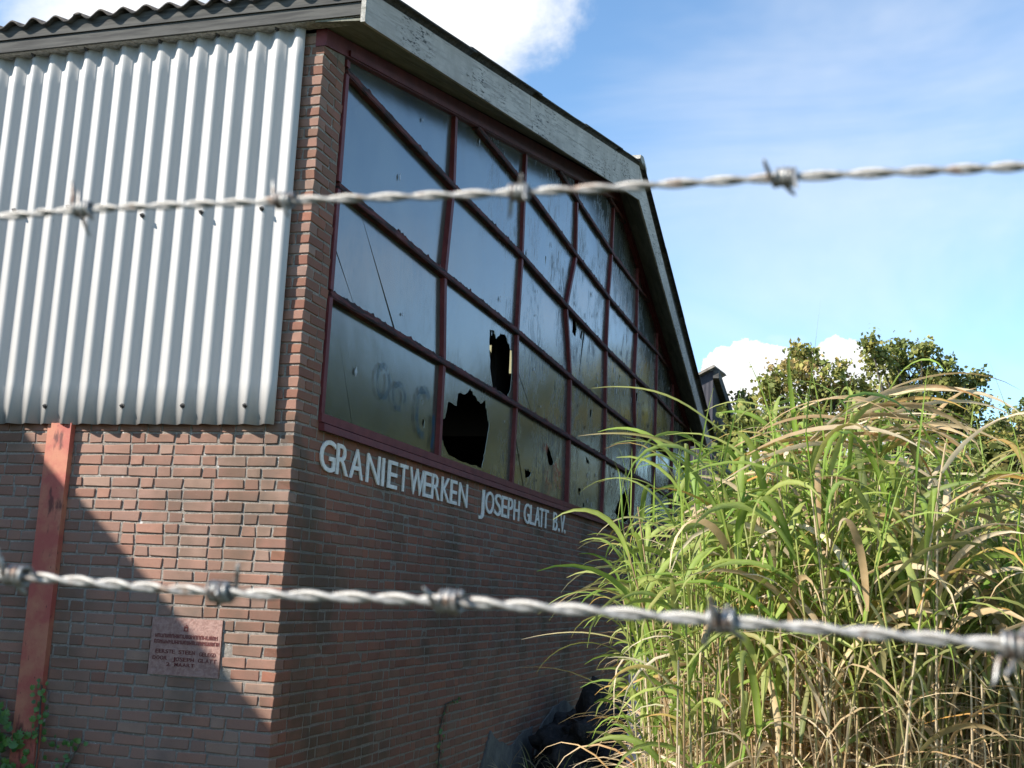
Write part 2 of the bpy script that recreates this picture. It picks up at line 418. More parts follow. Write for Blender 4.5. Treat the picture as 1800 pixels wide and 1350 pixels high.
# ------------------------------------------------------------------ ground
g = MB(); N = 60
for i in range(N + 1):
    for j in range(N + 1):
        x = -400 + 800 * i / N; y = -400 + 800 * j / N
        g.v.append((x, y, -3.0))
for i in range(N):
    for j in range(N):
        a = i * (N + 1) + j; g.f.append((a, a + N + 1, a + N + 2, a + 1))
go = g.obj('ground', 'ground'); tag(go, kind='structure')
GZ = -3.0

# ------------------------------------------------------------------ the hall
HALL = empty('factory_hall', (0, 0, GZ), 'old brick stone works hall with a tall red framed gable window and corrugated side wall', 'factory')
RIDGE_Y = 9.85


def roofz(y): return 2.88 + 0.252 * (y + 0.15) if y <= RIDGE_Y else 5.40 - 0.30 * (y - RIDGE_Y)


XB = 0.36                                    # outer face of the barge boards
END = 18.6
# cores (mortar-faced masonry)
side = MB().box((-20, 0.007, GZ), (-0.007, 0.22, 2.655)).obj('side_wall', 'mortar', HALL)
gp = [(0.22, GZ), (END, GZ), (END, -0.03), (0.22, -0.03)]
gm = MB().prism_x(gp, -0.22, -0.0035)
gm.prism_x([(0.22, -0.03), (0.33, -0.03), (0.33, 2.655), (0.22, 2.655)], -0.22, -0.0035)
gable = gm.obj('gable_wall', 'mortar_gable', HALL)
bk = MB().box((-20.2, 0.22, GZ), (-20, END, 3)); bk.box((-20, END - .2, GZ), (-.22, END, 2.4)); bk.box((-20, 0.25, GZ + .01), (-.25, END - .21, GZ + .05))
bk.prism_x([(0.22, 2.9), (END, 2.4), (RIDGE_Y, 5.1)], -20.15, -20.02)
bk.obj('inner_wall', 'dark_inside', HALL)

# ---- bricks
H = 0.0755; BH = 0.0625


def brick_variants(L, D, n, seed):
    out = []
    for k in range(n):
        rr = random.Random(seed + k); bm = bmesh.new(); bmesh.ops.create_cube(bm, size=1)
        for v in bm.verts:
            v.co = Vector((v.co.x * L, v.co.y * D, v.co.z * BH))
            v.co += Vector((rr.uniform(-1, 1) * .006, rr.uniform(-1, 1) * .003, rr.uniform(-1, 1) * .0042))
        bmesh.ops.bevel(bm, geom=bm.edges[:], offset=0.0045, segments=1, affect='EDGES')
        bm.normal_update()
        me = bpy.data.meshes.new('brick'); bm.to_mesh(me); bm.free(); out.append(me)
    return out


SIDE_S = brick_variants(0.210, 0.100, 6, 10); SIDE_H = brick_variants(0.100, 0.100, 5, 40)
for me in SIDE_S + SIDE_H: me.materials.append(MATS['brick_side'])
GAB_S = []; GAB_H = []
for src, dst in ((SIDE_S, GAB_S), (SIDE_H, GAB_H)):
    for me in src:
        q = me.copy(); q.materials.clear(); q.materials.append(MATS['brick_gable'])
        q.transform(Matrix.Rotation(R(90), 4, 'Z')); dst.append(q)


def row_z(k): return -H * k                   # z of the bottom of row k (k grows downward)


bricks = []                                    # (wall, mesh list kind, centre, scale)
PLQ = (-0.912, -0.398, -1.735, -1.372)         # plaque x0,x1,z0,z1


def lay(start, stop, k, even, wall):
    """one course; positions measured from the corner"""
    rr = random.Random(1000 * (wall == 'g') + k * 7 + 3)
    u = start; run = rr.randint(0, 2)
    while u < stop:
        if run > 0: L = 0.210; run -= 1
        else: L = 0.100; run = rr.choice((1, 1, 2, 3))
        if u == start: L = 0.210 if even else (0.100 if rr.random() < .4 else 0.210)
        L2 = L * rr.uniform(0.97, 1.03)
        bricks.append((wall, L, u + L2 / 2, L2 / L, row_z(k) + BH / 2 + rr.uniform(-.0015, .0015), k))
        u += L2 + rr.uniform(0.008, 0.017)


for k in range(-34, 40):
    even = k % 2 == 0
    # side wall: bricks on even rows reach the corner, on odd rows the gable brick covers it
    if k >= 2: lay(0.0 if even else 0.111, 3.4, k, even, 's')
    else: lay(0.0 if even else 0.111, 0.34, k, even, 's')
    if k >= 1: lay(0.111 if even else 0.0, END, k, not even, 'g')
    elif k >= -33: lay(0.111 if even else 0.0, 0.26, k, not even, 'g')

cand = []
for wall, L, u, sc, z, k in bricks:
    if wall == 's':
        x = -u; hl = L * sc / 2
        if PLQ[0] - hl < x < PLQ[1] + hl - .0 and PLQ[2] - .01 < z < PLQ[3] + .03 and k > 17:
            lo, hi = x - hl, x + hl                      # trim at the plaque
            if lo < PLQ[1] + .012 and hi > PLQ[1] + .07: lo = PLQ[1] + .012
            elif hi > PLQ[0] - .012 and lo < PLQ[0] - .07: hi = PLQ[0] - .012
            else: continue
            sc *= (hi - lo) / (2 * hl); x = (lo + hi) / 2
        c = Vector((x, 0.05 + random.uniform(-.0025, .0015), z)); nrm = Vector((0, -1, 0))
    else:
        if k <= 0 and u + L * sc / 2 > .34:
            L2 = .335 - (u - L * sc / 2)
            if L2 < .03: continue
            u = .335 - L2 / 2; sc = L2 / L
        if k <= 0 and z > 2.56: continue
        c = Vector((-0.05 + random.uniform(-.0015, .002), u, z)); nrm = Vector((1, 0, 0))
    d = c - CAM; q = d.dot(FW); px = 900 + 2046.7 * d.dot(RT) / q; py = 675 - 2046.7 * d.dot(UP) / q
    vis = -60 < px < 1150 and py < 1400
    a = L * sc * BH * abs(d.normalized().dot(nrm)) / d.length_squared if vis else 0
    cand.append((a, wall, L, sc, c))
order = sorted(range(len(cand)), key=lambda i: -cand[i][0])
single = set(order[:300])
mass = {'s': [], 'g': []}
vcache = {}
for i, (a, wall, L, sc, c) in enumerate(cand):
    vs = (SIDE_S if L > .15 else SIDE_H) if wall == 's' else (GAB_S if L > .15 else GAB_H)
    me = vs[i % len(vs)]
    s3 = (sc, 1, 1) if wall == 's' else (1, sc, 1)
    if i in single:
        o = bpy.data.objects.new('brick', me); o.location = c; o.scale = s3
        o.rotation_euler = (0, random.uniform(-.006, .006), 0) if wall == 's' else (random.uniform(-.005, .005), 0, 0)
        COL.objects.link(o); place(o, side if wall == 's' else gable)
    else:
        if me.name not in vcache:
            V = np.array([v.co[:] for v in me.vertices]); F = []
            for p in me.polygons:
                ix = list(p.vertices); F.append((ix + [ix[-1]])[:4] if len(ix) == 3 else ix[:4])
            vcache[me.name] = (V, [tuple(f) for f in F])
        mass[wall].append((vcache[me.name], s3, c))
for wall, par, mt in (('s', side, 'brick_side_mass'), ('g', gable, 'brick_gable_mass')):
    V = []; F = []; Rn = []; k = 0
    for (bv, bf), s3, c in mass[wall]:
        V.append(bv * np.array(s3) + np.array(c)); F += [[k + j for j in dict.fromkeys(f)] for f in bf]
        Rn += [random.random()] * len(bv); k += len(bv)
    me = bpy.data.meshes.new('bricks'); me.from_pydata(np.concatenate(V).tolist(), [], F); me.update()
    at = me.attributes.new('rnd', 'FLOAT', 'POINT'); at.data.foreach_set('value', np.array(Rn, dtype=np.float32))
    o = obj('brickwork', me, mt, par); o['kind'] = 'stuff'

# ---- corrugated wall sheets
PITCH = 0.155; AMP = 0.0255; YC = -0.052


def wave_sheet(x0, x1, z0, z1, y_off, seed, thick=0.0035):
    n = int(round((x1 - x0) / PITCH * 14)); nz = 10
    V = []; rr = random.Random(seed); ph = rr.random() * 9
    for side_ in (0, 1):
        for j in range(nz + 1):
            z = z0 + (z1 - z0) * j / nz
            for i in range(n + 1):
                x = x0 + (x1 - x0) * i / n
                cw = math.cos(2 * math.pi * (x + 0.177) / PITCH)
                y = YC - AMP * (cw if cw > 0 else cw * .9) + y_off + 0.0015 * math.sin(z * 2.1 + ph + x * 3)
                zz = z + (0.004 * noise.noise(Vector((x * 9, seed, z0))) if j in (0, nz) else 0)
                V.append((x + .0012 * math.sin(z * 1.7 + x * 20 + ph), y + side_ * thick, zz))
    F = []; m1 = (nz + 1) * (n + 1)
    for j in range(nz):
        for i in range(n):
            a = j * (n + 1) + i; F.append((a, a + 1, a + n + 2, a + n + 1)); F.append((m1 + a, m1 + a + n + 1, m1 + a + n + 2, m1 + a + 1))
    for i in range(n):
        F.append((i, m1 + i, m1 + i + 1, i + 1)); a = nz * (n + 1) + i; F.append((a, a + 1, m1 + a + 1, m1 + a))
    for j in range(nz):
        a = j * (n + 1); F.append((a, a + n + 1, m1 + a + n + 1, m1 + a)); a += n; F.append((a, m1 + a, m1 + a + n + 1, a + n + 1))
    me = bpy.data.meshes.new('sheet'); me.from_pydata(V, [], F); me.update(); return me


sheets = []
for i, (a, b, yo) in enumerate(((-1.945, -0.131, 0), (-3.69, -1.875, 0.0045), (-5.4, -3.62, 0), (-7.1, -5.34, 0.0045))):
    o = obj('wall_sheet', wave_sheet(a, b, -0.108 + (i % 2) * .004, 2.718, yo, i + 3), 'sheet', HALL, smooth=True); sheets.append(o)
# screws with washers on the crests
sm = MB()
sm.tube([(0, -0.004, 0), (0, 0.002, 0)], 0.017, 12); sm.tube([(0, -0.02, 0), (0, -0.004, 0)], [0.009, 0.011], 6); sm.tube([(0, -0.028, 0), (0, -0.02, 0)], 0.0045, 6)
sme = sm.mesh('screw'); sme.materials.append(MATS['screw'])
for z, xs in ((2.665, (-.342, -.80, -1.262, -1.872, -2.34)), (1.36, (-.342, -.80, -1.262)), (1.455, (-1.872, -2.34)), (0.012, (-.332, -.797, -1.262, -1.872, -2.345))):
    for x in xs:
        kx = round((x + .177) / PITCH) * PITCH - .177
        o = bpy.data.objects.new('screw', sme); o.location = (kx, YC - AMP - .004 + (.0045 if x < -1.9 else 0), z)
        o.rotation_euler = (random.uniform(-.1, .1), random.random() * 3, random.uniform(-.12, .12)); COL.objects.link(o); place(o, sheets[0 if x > -1.9 else 1])
# remains of an older sheet showing over the new ones
n = 200; V = []; F = []
for i in range(n + 1):
    x = -3.2 + (XB - .02 + 3.2) * i / n
    zt = 2.712 + 0.022 * math.cos(2 * math.pi * (x - .02) / .21) + .006 * noise.noise(Vector((x * 30, 0, 0)))
    zb = 2.668 + .004 * noise.noise(Vector((x * 22, 3, 0)))
    V += [(x, -.128, zb), (x, -.128, zt), (x, -.02, zt), (x, -.02, zb)]
for i in range(n):
    a = 4 * i; F += [(a, a + 4, a + 5, a + 1), (a + 1, a + 5, a + 6, a + 2), (a + 3, a + 2, a + 6, a + 7), (a, a + 3, a + 7, a + 4)]
F += [(0, 1, 2, 3), (4 * n, 4 * n + 3, 4 * n + 2, 4 * n + 1)]
me = bpy.data.meshes.new('strip'); me.from_pydata(V, [], F); obj('wavy_filler_strip', me, 'old_sheet', HALL)

# ---- eaves fascia planks, barge boards, soffit
for z0, z1, y in ((2.765, 2.868, -0.160), (2.672, 2.762, -0.146)):
    x = XB - .03
    for L in (3.3, 4.2, 4.2):
        MB().box((x - L, y, z0), (x - .004, y + .024, z1)).obj('fascia_plank', 'fascia_board', HALL); x -= L


def barge_lo(y): return 2.62 + 0.222 * (y + 0.1) if y <= RIDGE_Y else 4.829 - 0.30 * (y - RIDGE_Y)


def barge_hi(y): return roofz(y) - .035 if y <= RIDGE_Y else roofz(RIDGE_Y) - .035 - .30 * (y - RIDGE_Y) - min(.16, (y - RIDGE_Y) * .3)


def barge_piece(y0, y1, f0, f1, x):
    s = MB(); P = []
    for y in (y0, y1):
        lo = barge_lo(y) + (barge_hi(y) - barge_lo(y)) * f0; hi = barge_lo(y) + (barge_hi(y) - barge_lo(y)) * f1
        P.append((y, lo, hi))
    (a, la, ha), (b_, lb, hb) = P
    s.hexa([(x - .025, a, la), (x, a, la), (x, b_, lb), (x - .025, b_, lb), (x - .025, a, ha), (x, a, ha), (x, b_, hb), (x - .025, b_, hb)])
    return s.obj('barge_board', 'flaking_board', HALL)


cuts_lo = [-0.13, 2.05, 4.9, 7.4, RIDGE_Y - .002]; cuts_hi = [-0.13, 1.1, 3.85, 6.6, RIDGE_Y - .002]
for c, f0, f1, x in ((cuts_lo, 0, .49, XB), (cuts_hi, .497, 1, XB - .003)):
    for a, b_ in zip(c[:-1], c[1:]): barge_piece(a + .002, b_ - .002, f0, f1, x + random.uniform(-.002, .002))
for a, b_ in ((RIDGE_Y + .002, 13.4), (13.404, 16.5), (16.504, END + .6)): barge_piece(a, b_, 0, .93, XB)
# pale end face where the barge meets the eaves
MB().box((XB - .028, -.162, barge_lo(-.13) - .004), (XB + .006, -.134, 2.86)).obj('corner_batten', 'old_sheet', HALL)

for (y0, y1) in ((-.13, 3.2), (3.204, 6.5), (6.504, RIDGE_Y), (RIDGE_Y + .002, 14), (14.004, END + .6)):
    P = []
    for y in (y0, y1):
        zi = (2.685 + .247 * y) if y <= RIDGE_Y else 5.118 - .30 * (y - RIDGE_Y)
        if y < 0: zi = 2.66
        P.append((y, zi, barge_lo(y) + .022))
    for xa, xb, fa, fb in ((-.02, .165, 0, .49), (.168, XB - .026, .5, 1)):
        s = MB(); vs = []
        for dz in (0, .018):
            for (x, f, i) in ((xa, fa, 0), (xb, fb, 0), (xb, fb, 1), (xa, fa, 1)):
                y, zi, zo = P[i]; vs.append((x, y, zi + (zo - zi) * f + dz))
        s.hexa(vs).obj('soffit_board', 'soffit', HALL)

# ---- roof: corrugated sheets in rows up the slope
RP = 0.19


def roof_wave(x0, x1, ya, yb, lift, seed, res=10):
    nx = int((x1 - x0) / RP * res); ny = 6; V = []; F = []
    for s_ in (0, 1):
        for j in range(ny + 1):
            y = ya + (yb - ya) * j / ny
            for i in range(nx + 1):
                x = x0 + (x1 - x0) * i / nx
                z = roofz(y) + lift + .026 * math.cos(2 * math.pi * x / RP) + .006 * noise.noise(Vector((x * 5, y * 5, seed)))
                V.append((x, y + (.012 * noise.noise(Vector((x * 12, seed, 1))) if j in (0, ny) else 0), z - s_ * .014))
    m1 = (nx + 1) * (ny + 1)
    for j in range(ny):
        for i in range(nx):
            a = j * (nx + 1) + i; F += [(a, a + 1, a + nx + 2, a + nx + 1), (m1 + a, m1 + a + nx + 1, m1 + a + nx + 2, m1 + a + 1)]
    for i in range(nx):
        F.append((i, m1 + i, m1 + i + 1, i + 1)); a = ny * (nx + 1) + i; F.append((a, a + 1, m1 + a + 1, m1 + a))
    for j in range(ny):
        a = j * (nx + 1); F.append((a, a + nx + 1, m1 + a + nx + 1, m1 + a)); a += nx; F.append((a, m1 + a, m1 + a + nx + 1, a + nx + 1))
    me = bpy.data.meshes.new('roof'); me.from_pydata(V, [], F); me.update(); return me


yy = [-.205, 1.9, 4.0, 6.1, 8.2, RIDGE_Y]
for i in range(5):
    for j in range(7):
        x1 = XB + .045 - j * 1.14; o = obj('roof_sheet', roof_wave(x1 - 1.2, x1, yy[i], min(yy[i + 1] + .12, RIDGE_Y), .012 * (i % 2) + .006 * (j % 2), i * 9 + j), 'roof_sheet', HALL, smooth=True)
yr = [RIDGE_Y, 12.1, 14.3, 16.5, END + .75]
for i in range(4):
    for j in range(2):
        x1 = XB + .06 - j * 1.14; obj('roof_sheet', roof_wave(x1 - 1.2, x1, yr[i], yr[i + 1] + .1, .014 * (i % 2) + .006 * (j % 2), i * 5 + j + 70), 'roof_sheet', HALL, smooth=True)
# roof deck beneath (left slope, right slope with the yellowed skylight strip)
def deck(x0, x1, y0, y1, name='roof_deck', mt='dark_inside', th=.07):
    s = MB(); vs = []
    for dz in (-th - .05, -.05):
        for (x, y) in ((x0, y0), (x1, y0), (x1, y1), (x0, y1)): vs.append((x, y, roofz(y) + dz - .012))
    return s.hexa(vs).obj(name, mt, HALL)
deck(-20.2, -.03, -.12, RIDGE_Y - .001)
SK = (-3.65, -2.85, 14.9, 16.2)
deck(SK[1], -.03, RIDGE_Y + .001, END + .5); deck(-20.2, SK[0], RIDGE_Y + .001, END + .5)
deck(SK[0] + .002, SK[1] - .002, RIDGE_Y + .001, SK[2]); deck(SK[0] + .002, SK[1] - .002, SK[3], END + .5)
deck(SK[0] + .003, SK[1] - .003, SK[2] + .002, SK[3] - .002, 'skylight_sheet', 'skylight', .006)
# verge battens closing roof edge over the barge
for y0, y1 in ((-.14, RIDGE_Y - .002), (RIDGE_Y + .002, END + .6)):
    s = MB(); vs = []
    for dz in (-.20 if y0 > 0 else -.085, -.032):
        for x, y in ((-.02, y0), (XB - .029, y0), (XB - .029, y1), (-.02, y1)): vs.append((x, y, roofz(y) + dz))
    s.hexa(vs).obj('verge_batten', 'fascia_board', HALL)
s = MB(); y = RIDGE_Y; z = roofz(y)
s.prism_x([(y - .26, z - .01), (y + .30, z - .045), (y + .27, z + .03), (y + .03, z + .105), (y - .05, z + .105), (y - .24, z + .055)], -6, XB + .05)
o = s.obj('ridge_cap', 'old_sheet', HALL)

# ---- gable window
WIN = empty('window', (0, 0.35, 0)); WIN.parent = HALL; WIN.location = Vector((0, .35, 0)) - HALL.location
WIN['label'] = 'tall gable window of dirty broken wired glass in a red timber frame'
GX = -0.045                                   # glass plane


def chord_lo(y): return 2.625 + .2345 * (y - .35) if y <= 10.1 else 4.91 - .30 * (y - 10.1)


LEV = [0.02, .875, 1.665, 2.53, 3.34, 4.10, 4.88]
COLS = [[.37] * 7,
        [2.76, 2.75, 2.66, 2.75, 2.70, 2.7, 2.7],
        [5.05, 5.08, 5.0, 5.04, 5.02, 5.03, 5.03],
        [7.55, 7.52, 7.46, 7.12, 7.52, 7.47, 7.45],
        [9.62, 9.69, 9.66, 9.59, 9.62, 9.76, 9.80],
        [11.98, 12.05, 12.04, 11.85, 11.95, 11.9, 11.9],
        [14.0, 14.03, 14.0, 14.02, 14.0, 14, 14],
        [16.05, 16.0, 16.05, 16.0, 16, 16, 16], [18.45] * 7]
# transoms sag a little (z offsets at each column)
SAG = [0, .86 - .87, 0, -.02, -.03, -.02, .0, -.01, 0]


def lvz(l, c): return LEV[l] + (0 if l == 0 else (SAG[c] * (l - .5) * .9))


def colx(c, z):
    """y of mullion c at height z"""
    zs = [lvz(l, c) for l in range(7)]
    return float(np.interp(z, zs, COLS[c]))


rr = random.Random(5)
for c in range(0, 9):
    for l in range(6):
        a = (COLS[c][l], lvz(l, c)); b_ = (COLS[c][l + 1], lvz(l + 1, c))
        top = chord_lo(a[0]) + .01
        if a[1] > top - .05: break
        if b_[1] > top:
            f = (top - a[1]) / (b_[1] - a[1]); b_ = (a[0] + (b_[0] - a[0]) * f, top)
        ww = .062 if c else .05
        MB().beam((-.035 if c else -.02, a[0], a[1] + (.0 if l == 0 else .03)), (-.035 if c else -.02, b_[0], b_[1] - .028), .062, ww).obj('mullion', 'red_paint', WIN)
# transoms: a red bar, a flaking upper lip and debris along it
for l in range(1, 7):
    for c in range(8):
        ya, yb = COLS[c][l], COLS[c + 1][l]; za, zb = lvz(l, c), lvz(l, c + 1)
        # clip by the chord
        pts = []
        for k in range(41):
            y = ya + (yb - ya) * k / 40; z = za + (zb - za) * k / 40
            if z < chord_lo(y) + .01: pts.append((y, z))
        if len(pts) < 2: continue
        (y0, z0), (y1, z1) = pts[0], pts[-1]
        MB().beam((-.03, y0, z0), (-.03, y1, z1), .075, .052).obj('transom', 'transom_wood', WIN)
        s = MB(); s.beam((.006, y0, z0 - .006), (.006, y1, z1 - .006), .012, .022)
        nfl = int((y1 - y0) * 26)
        for q in range(nfl):                       # flakes and putty crumbs
            f = rr.random(); y = y0 + (y1 - y0) * f; z = z0 + (z1 - z0) * f + .026
            L = rr.uniform(.01, .05); h = rr.uniform(.003, .014) * (1 + 1.2 * (rr.random() < .12))
            s.hexa([(-.03, y, z - .002), (.008, y, z - .002), (.008, y + L, z - .002), (-.03, y + L, z - .002),
                    (-.028, y + .004, z + h * rr.random()), (.002, y + .004, z + h), (.002, y + L * .8, z + h * rr.uniform(.3, 1)), (-.028, y + L * .8, z + h * .5)])
        s.obj('paint_flakes', 'transom_wood', WIN)['kind'] = 'stuff'
# outer frame: sloping top beams and the sill
for y0, y1, f in ((-.004, 10.13, 0), (10.134, END + .3, 1)):
    s = MB(); vs = []
    za0 = chord_lo(y0); za1 = chord_lo(y1)
    zt0 = 2.672 if f == 0 else 5.13; zt1 = 5.13 if f == 0 else 5.13 - .30 * (y1 - 10.13)
    if f == 0: za0 = 2.55
    s.hexa([(-.07, y0, za0), (.012, y0, za0), (.012, y1, za1), (-.07, y1, za1), (-.07, y0, zt0), (.012, y0, zt0), (.012, y1, zt1), (-.07, y1, zt1)])
    s.obj('top_beam', 'red_paint', WIN)
    vs = []
    s = MB().hexa([(.012, y0 + .36, za0 + .005 + (.085 if f == 0 else 0)), (.03, y0 + .36, za0 + .005 + (.085 if f == 0 else 0)), (.03, y1, za1 + .005), (.012, y1, za1 + .005),
                   (.012, y0 + .36, za0 + .05 + (.085 if f == 0 else 0)), (.03, y0 + .36, za0 + .05 + (.085 if f == 0 else 0)), (.03, y1, za1 + .05), (.012, y1, za1 + .05)])
    s.obj('cover_strip', 'red_paint', WIN)
MB().box((-.075, .335, -.028), (.022, END, .032)).obj('bottom_rail', 'red_paint', WIN)
x = .34
for L in (3.1, 3.6, 4.0, 4.0, 3.5):
    MB().hexa([(-.0, x, -.085), (.047, x, -.090), (.047, x + L - .004, -.090), (-.0, x + L - .004, -.085),
               (-.0, x, -.030), (.043, x, -.040), (.043, x + L - .004, -.040), (-.0, x + L - .004, -.030)]).obj('sill', 'red_paint', HALL); x += L

HOLES = {(1, 0): [[(3.611, 0.799), (3.744, 0.75), (3.945, 0.705), (4.1, 0.758), (4.177, 0.641), (4.263, 0.532), (4.198, 0.372), (4.133, 0.215), (4.089, 0.09), (3.691, 0.074), (3.332, 0.078), (3.102, 0.094), (2.998, 0.146), (2.905, 0.206), (2.869, 0.383), (2.956, 0.403), (3.021, 0.567), (3.249, 0.562), (3.269, 0.679), (3.538, 0.74)]],
         (1, 1): [[(4.11, 1.491), (4.269, 1.513), (4.339, 1.45), (4.437, 1.502), (4.479, 1.54), (4.672, 1.55), (4.844, 1.447), (4.922, 1.449), (4.957, 1.059), (4.854, 0.93), (4.316, 0.94), (4.222, 1.076), (4.189, 1.139), (4.139, 1.309)]],
         (3, 2): [[(7.60, 2.44), (7.66, 2.47), (7.80, 2.46), (7.84, 2.36), (7.78, 2.25), (7.60, 2.26)], [(8.089, 2.40), (8.194, 2.41), (8.142, 2.28), (8.038, 2.30)]],
         (2, 0): [[(6.482, 0.616), (6.586, 0.644), (6.674, 0.607), (6.888, 0.482), (6.867, 0.437), (6.676, 0.415), (6.55, 0.523)],
                  [(5.606, 0.264), (5.705, 0.237), (5.746, 0.28), (5.825, 0.244), (5.898, 0.246), (5.833, 0.187), (5.647, 0.155)]],
         (5, 2): [[(12.13, 2.28), (12.35, 2.30), (12.29, 2.15), (12.14, 2.14)]],
         (5, 1): [[(12.10, 1.55), (12.29, 1.60), (12.22, 1.35), (12.30, 1.15), (12.16, 1.12), (12.11, 1.4)]],
         (3, 0): [[(8.209, 0.278), (8.304, 0.31), (8.41, 0.282), (8.355, 0.201), (8.252, 0.214)], [(8.536, 0.133), (8.64, 0.135), (8.655, 0.07), (8.518, 0.065)], [(8.581, 0.762), (8.765, 0.723), (8.845, 0.669), (8.627, 0.69)]],
         (3, 1): [[(8.765, 1.451), (8.877, 1.437), (8.821, 1.316), (8.743, 1.352)]],
         (4, 0): [[(11.046, 0.421), (11.54, 0.602), (11.759, 0.44), (11.80, 0.131), (11.528, 0.08), (10.969, 0.08), (10.677, 0.172)]],
         (4, 1): [[(9.99, 1.25), (10.07, 1.25), (10.06, 1.10), (10.0, 1.12)]],
         (0, 0): [[(2.401, 0.318), (2.45, 0.305), (2.44, 0.235), (2.382, 0.266)], [(2.36, .47), (2.38, .475), (2.375, .43)]],
         (4, 2): [[(10.7, 2.3), (10.78, 2.31), (10.75, 2.18)]], (2, 3): [[(6.1, 2.85), (6.15, 2.86), (6.13, 2.74)]], (2, 1): [[(6.75, 1.47), (6.79, 1.46), (6.86, 1.32), (6.80, 1.34)]]}
CRACKS = {(0, 1): [((.80, 1.70), (1.75, .85)), ((.37, 1.35), (.95, .86))], (0, 0): [((.5, .9), (1.0, .02)), ], (0, 2): [((.37, 2.2), (.9, 2.55))], (0, 3): [],
          (1, 1): [], (1, 2): [((3.4, 2.52), (4.3, 1.65))], (2, 1): [((5.3, 1.2), (5.9, .87))], (2, 0): [((5.08, .70), (5.62, .02))], (2, 2): [((5.5, 2.5), (5.1, 1.9))],
          (3, 2): [((8.3, 2.5), (8.0, 1.7))], (1, 3): [((4.6, 3.3), (3.2, 2.6))], (3, 1): [((7.6, 1.0), (8.5, .86))]}


def jag(poly, amp=.012, sub=3, seed=1):
    r_ = random.Random(seed); out = []
    for i, p in enumerate(poly):
        q = poly[(i + 1) % len(poly)]; L = math.hypot(q[0] - p[0], q[1] - p[1])
        k = max(1, min(sub + 1, int(L / .03)))
        for j in range(k):
            f = j / k; a = amp if j else amp * .3
            out.append((p[0] + (q[0] - p[0]) * f + r_.uniform(-a, a), p[1] + (q[1] - p[1]) * f + r_.uniform(-a, a)))
    return out


def clip(poly, a, b_, keep):
    """half-plane clip of a (y,z) polygon"""
    nx_, nz_ = -(b_[1] - a[1]), b_[0] - a[0]; out = []
    d = [((p[0] - a[0]) * nx_ + (p[1] - a[1]) * nz_) * keep for p in poly]
    for i in range(len(poly)):
        p, q = poly[i], poly[(i + 1) % len(poly)]; dp, dq = d[i], d[(i + 1) % len(poly)]
        if dp >= 0: out.append(p)
        if (dp > 0) != (dq > 0) and dp != dq:
            f = dp / (dp - dq); out.append((p[0] + (q[0] - p[0]) * f, p[1] + (q[1] - p[1]) * f))
    return out


def area(poly): return abs(sum(poly[i][0] * poly[(i + 1) % len(poly)][1] - poly[(i + 1) % len(poly)][0] * poly[i][1] for i in range(len(poly)))) / 2


def glass_mesh(poly, holes, tilt, x0):
    rings = [poly] + holes
    flat = [p for r_ in rings for p in r_]
    cy = sum(p[0] for p in poly) / len(poly); cz = sum(p[1] for p in poly) / len(poly)
    tris = tessellate_polygon([[Vector((p[0], p[1], 0)) for p in r_] for r_ in rings])
    n = len(flat); V = []
    for dx in (0, -.006):
        for (y, z) in flat: V.append((x0 + dx + tilt[0] * (y - cy) + tilt[1] * (z - cz), y, z))
    F = []
    for t_ in tris:
        a, b_, c = (Vector((flat[i][0], flat[i][1], 0)) for i in t_)
        if (b_ - a).cross(c - a).z < 0: t_ = (t_[0], t_[2], t_[1])
        F.append(tuple(t_)); F.append((t_[0] + n, t_[2] + n, t_[1] + n))
    k = 0
    for r_ in rings:
        m_ = len(r_)
        for i in range(m_): F.append((k + i, k + (i + 1) % m_, k + (i + 1) % m_ + n, k + i + n))
        k += m_
    me = bpy.data.meshes.new('pane'); me.from_pydata(V, [], F); me.update()
    me.materials.append(MATS['dirty_glass']); me.materials.append(MATS['glass_edge']); nt_ = 2 * len(tris) + len(poly)
    for i in range(nt_, len(F)): me.polygons[i].material_index = 1
    return me


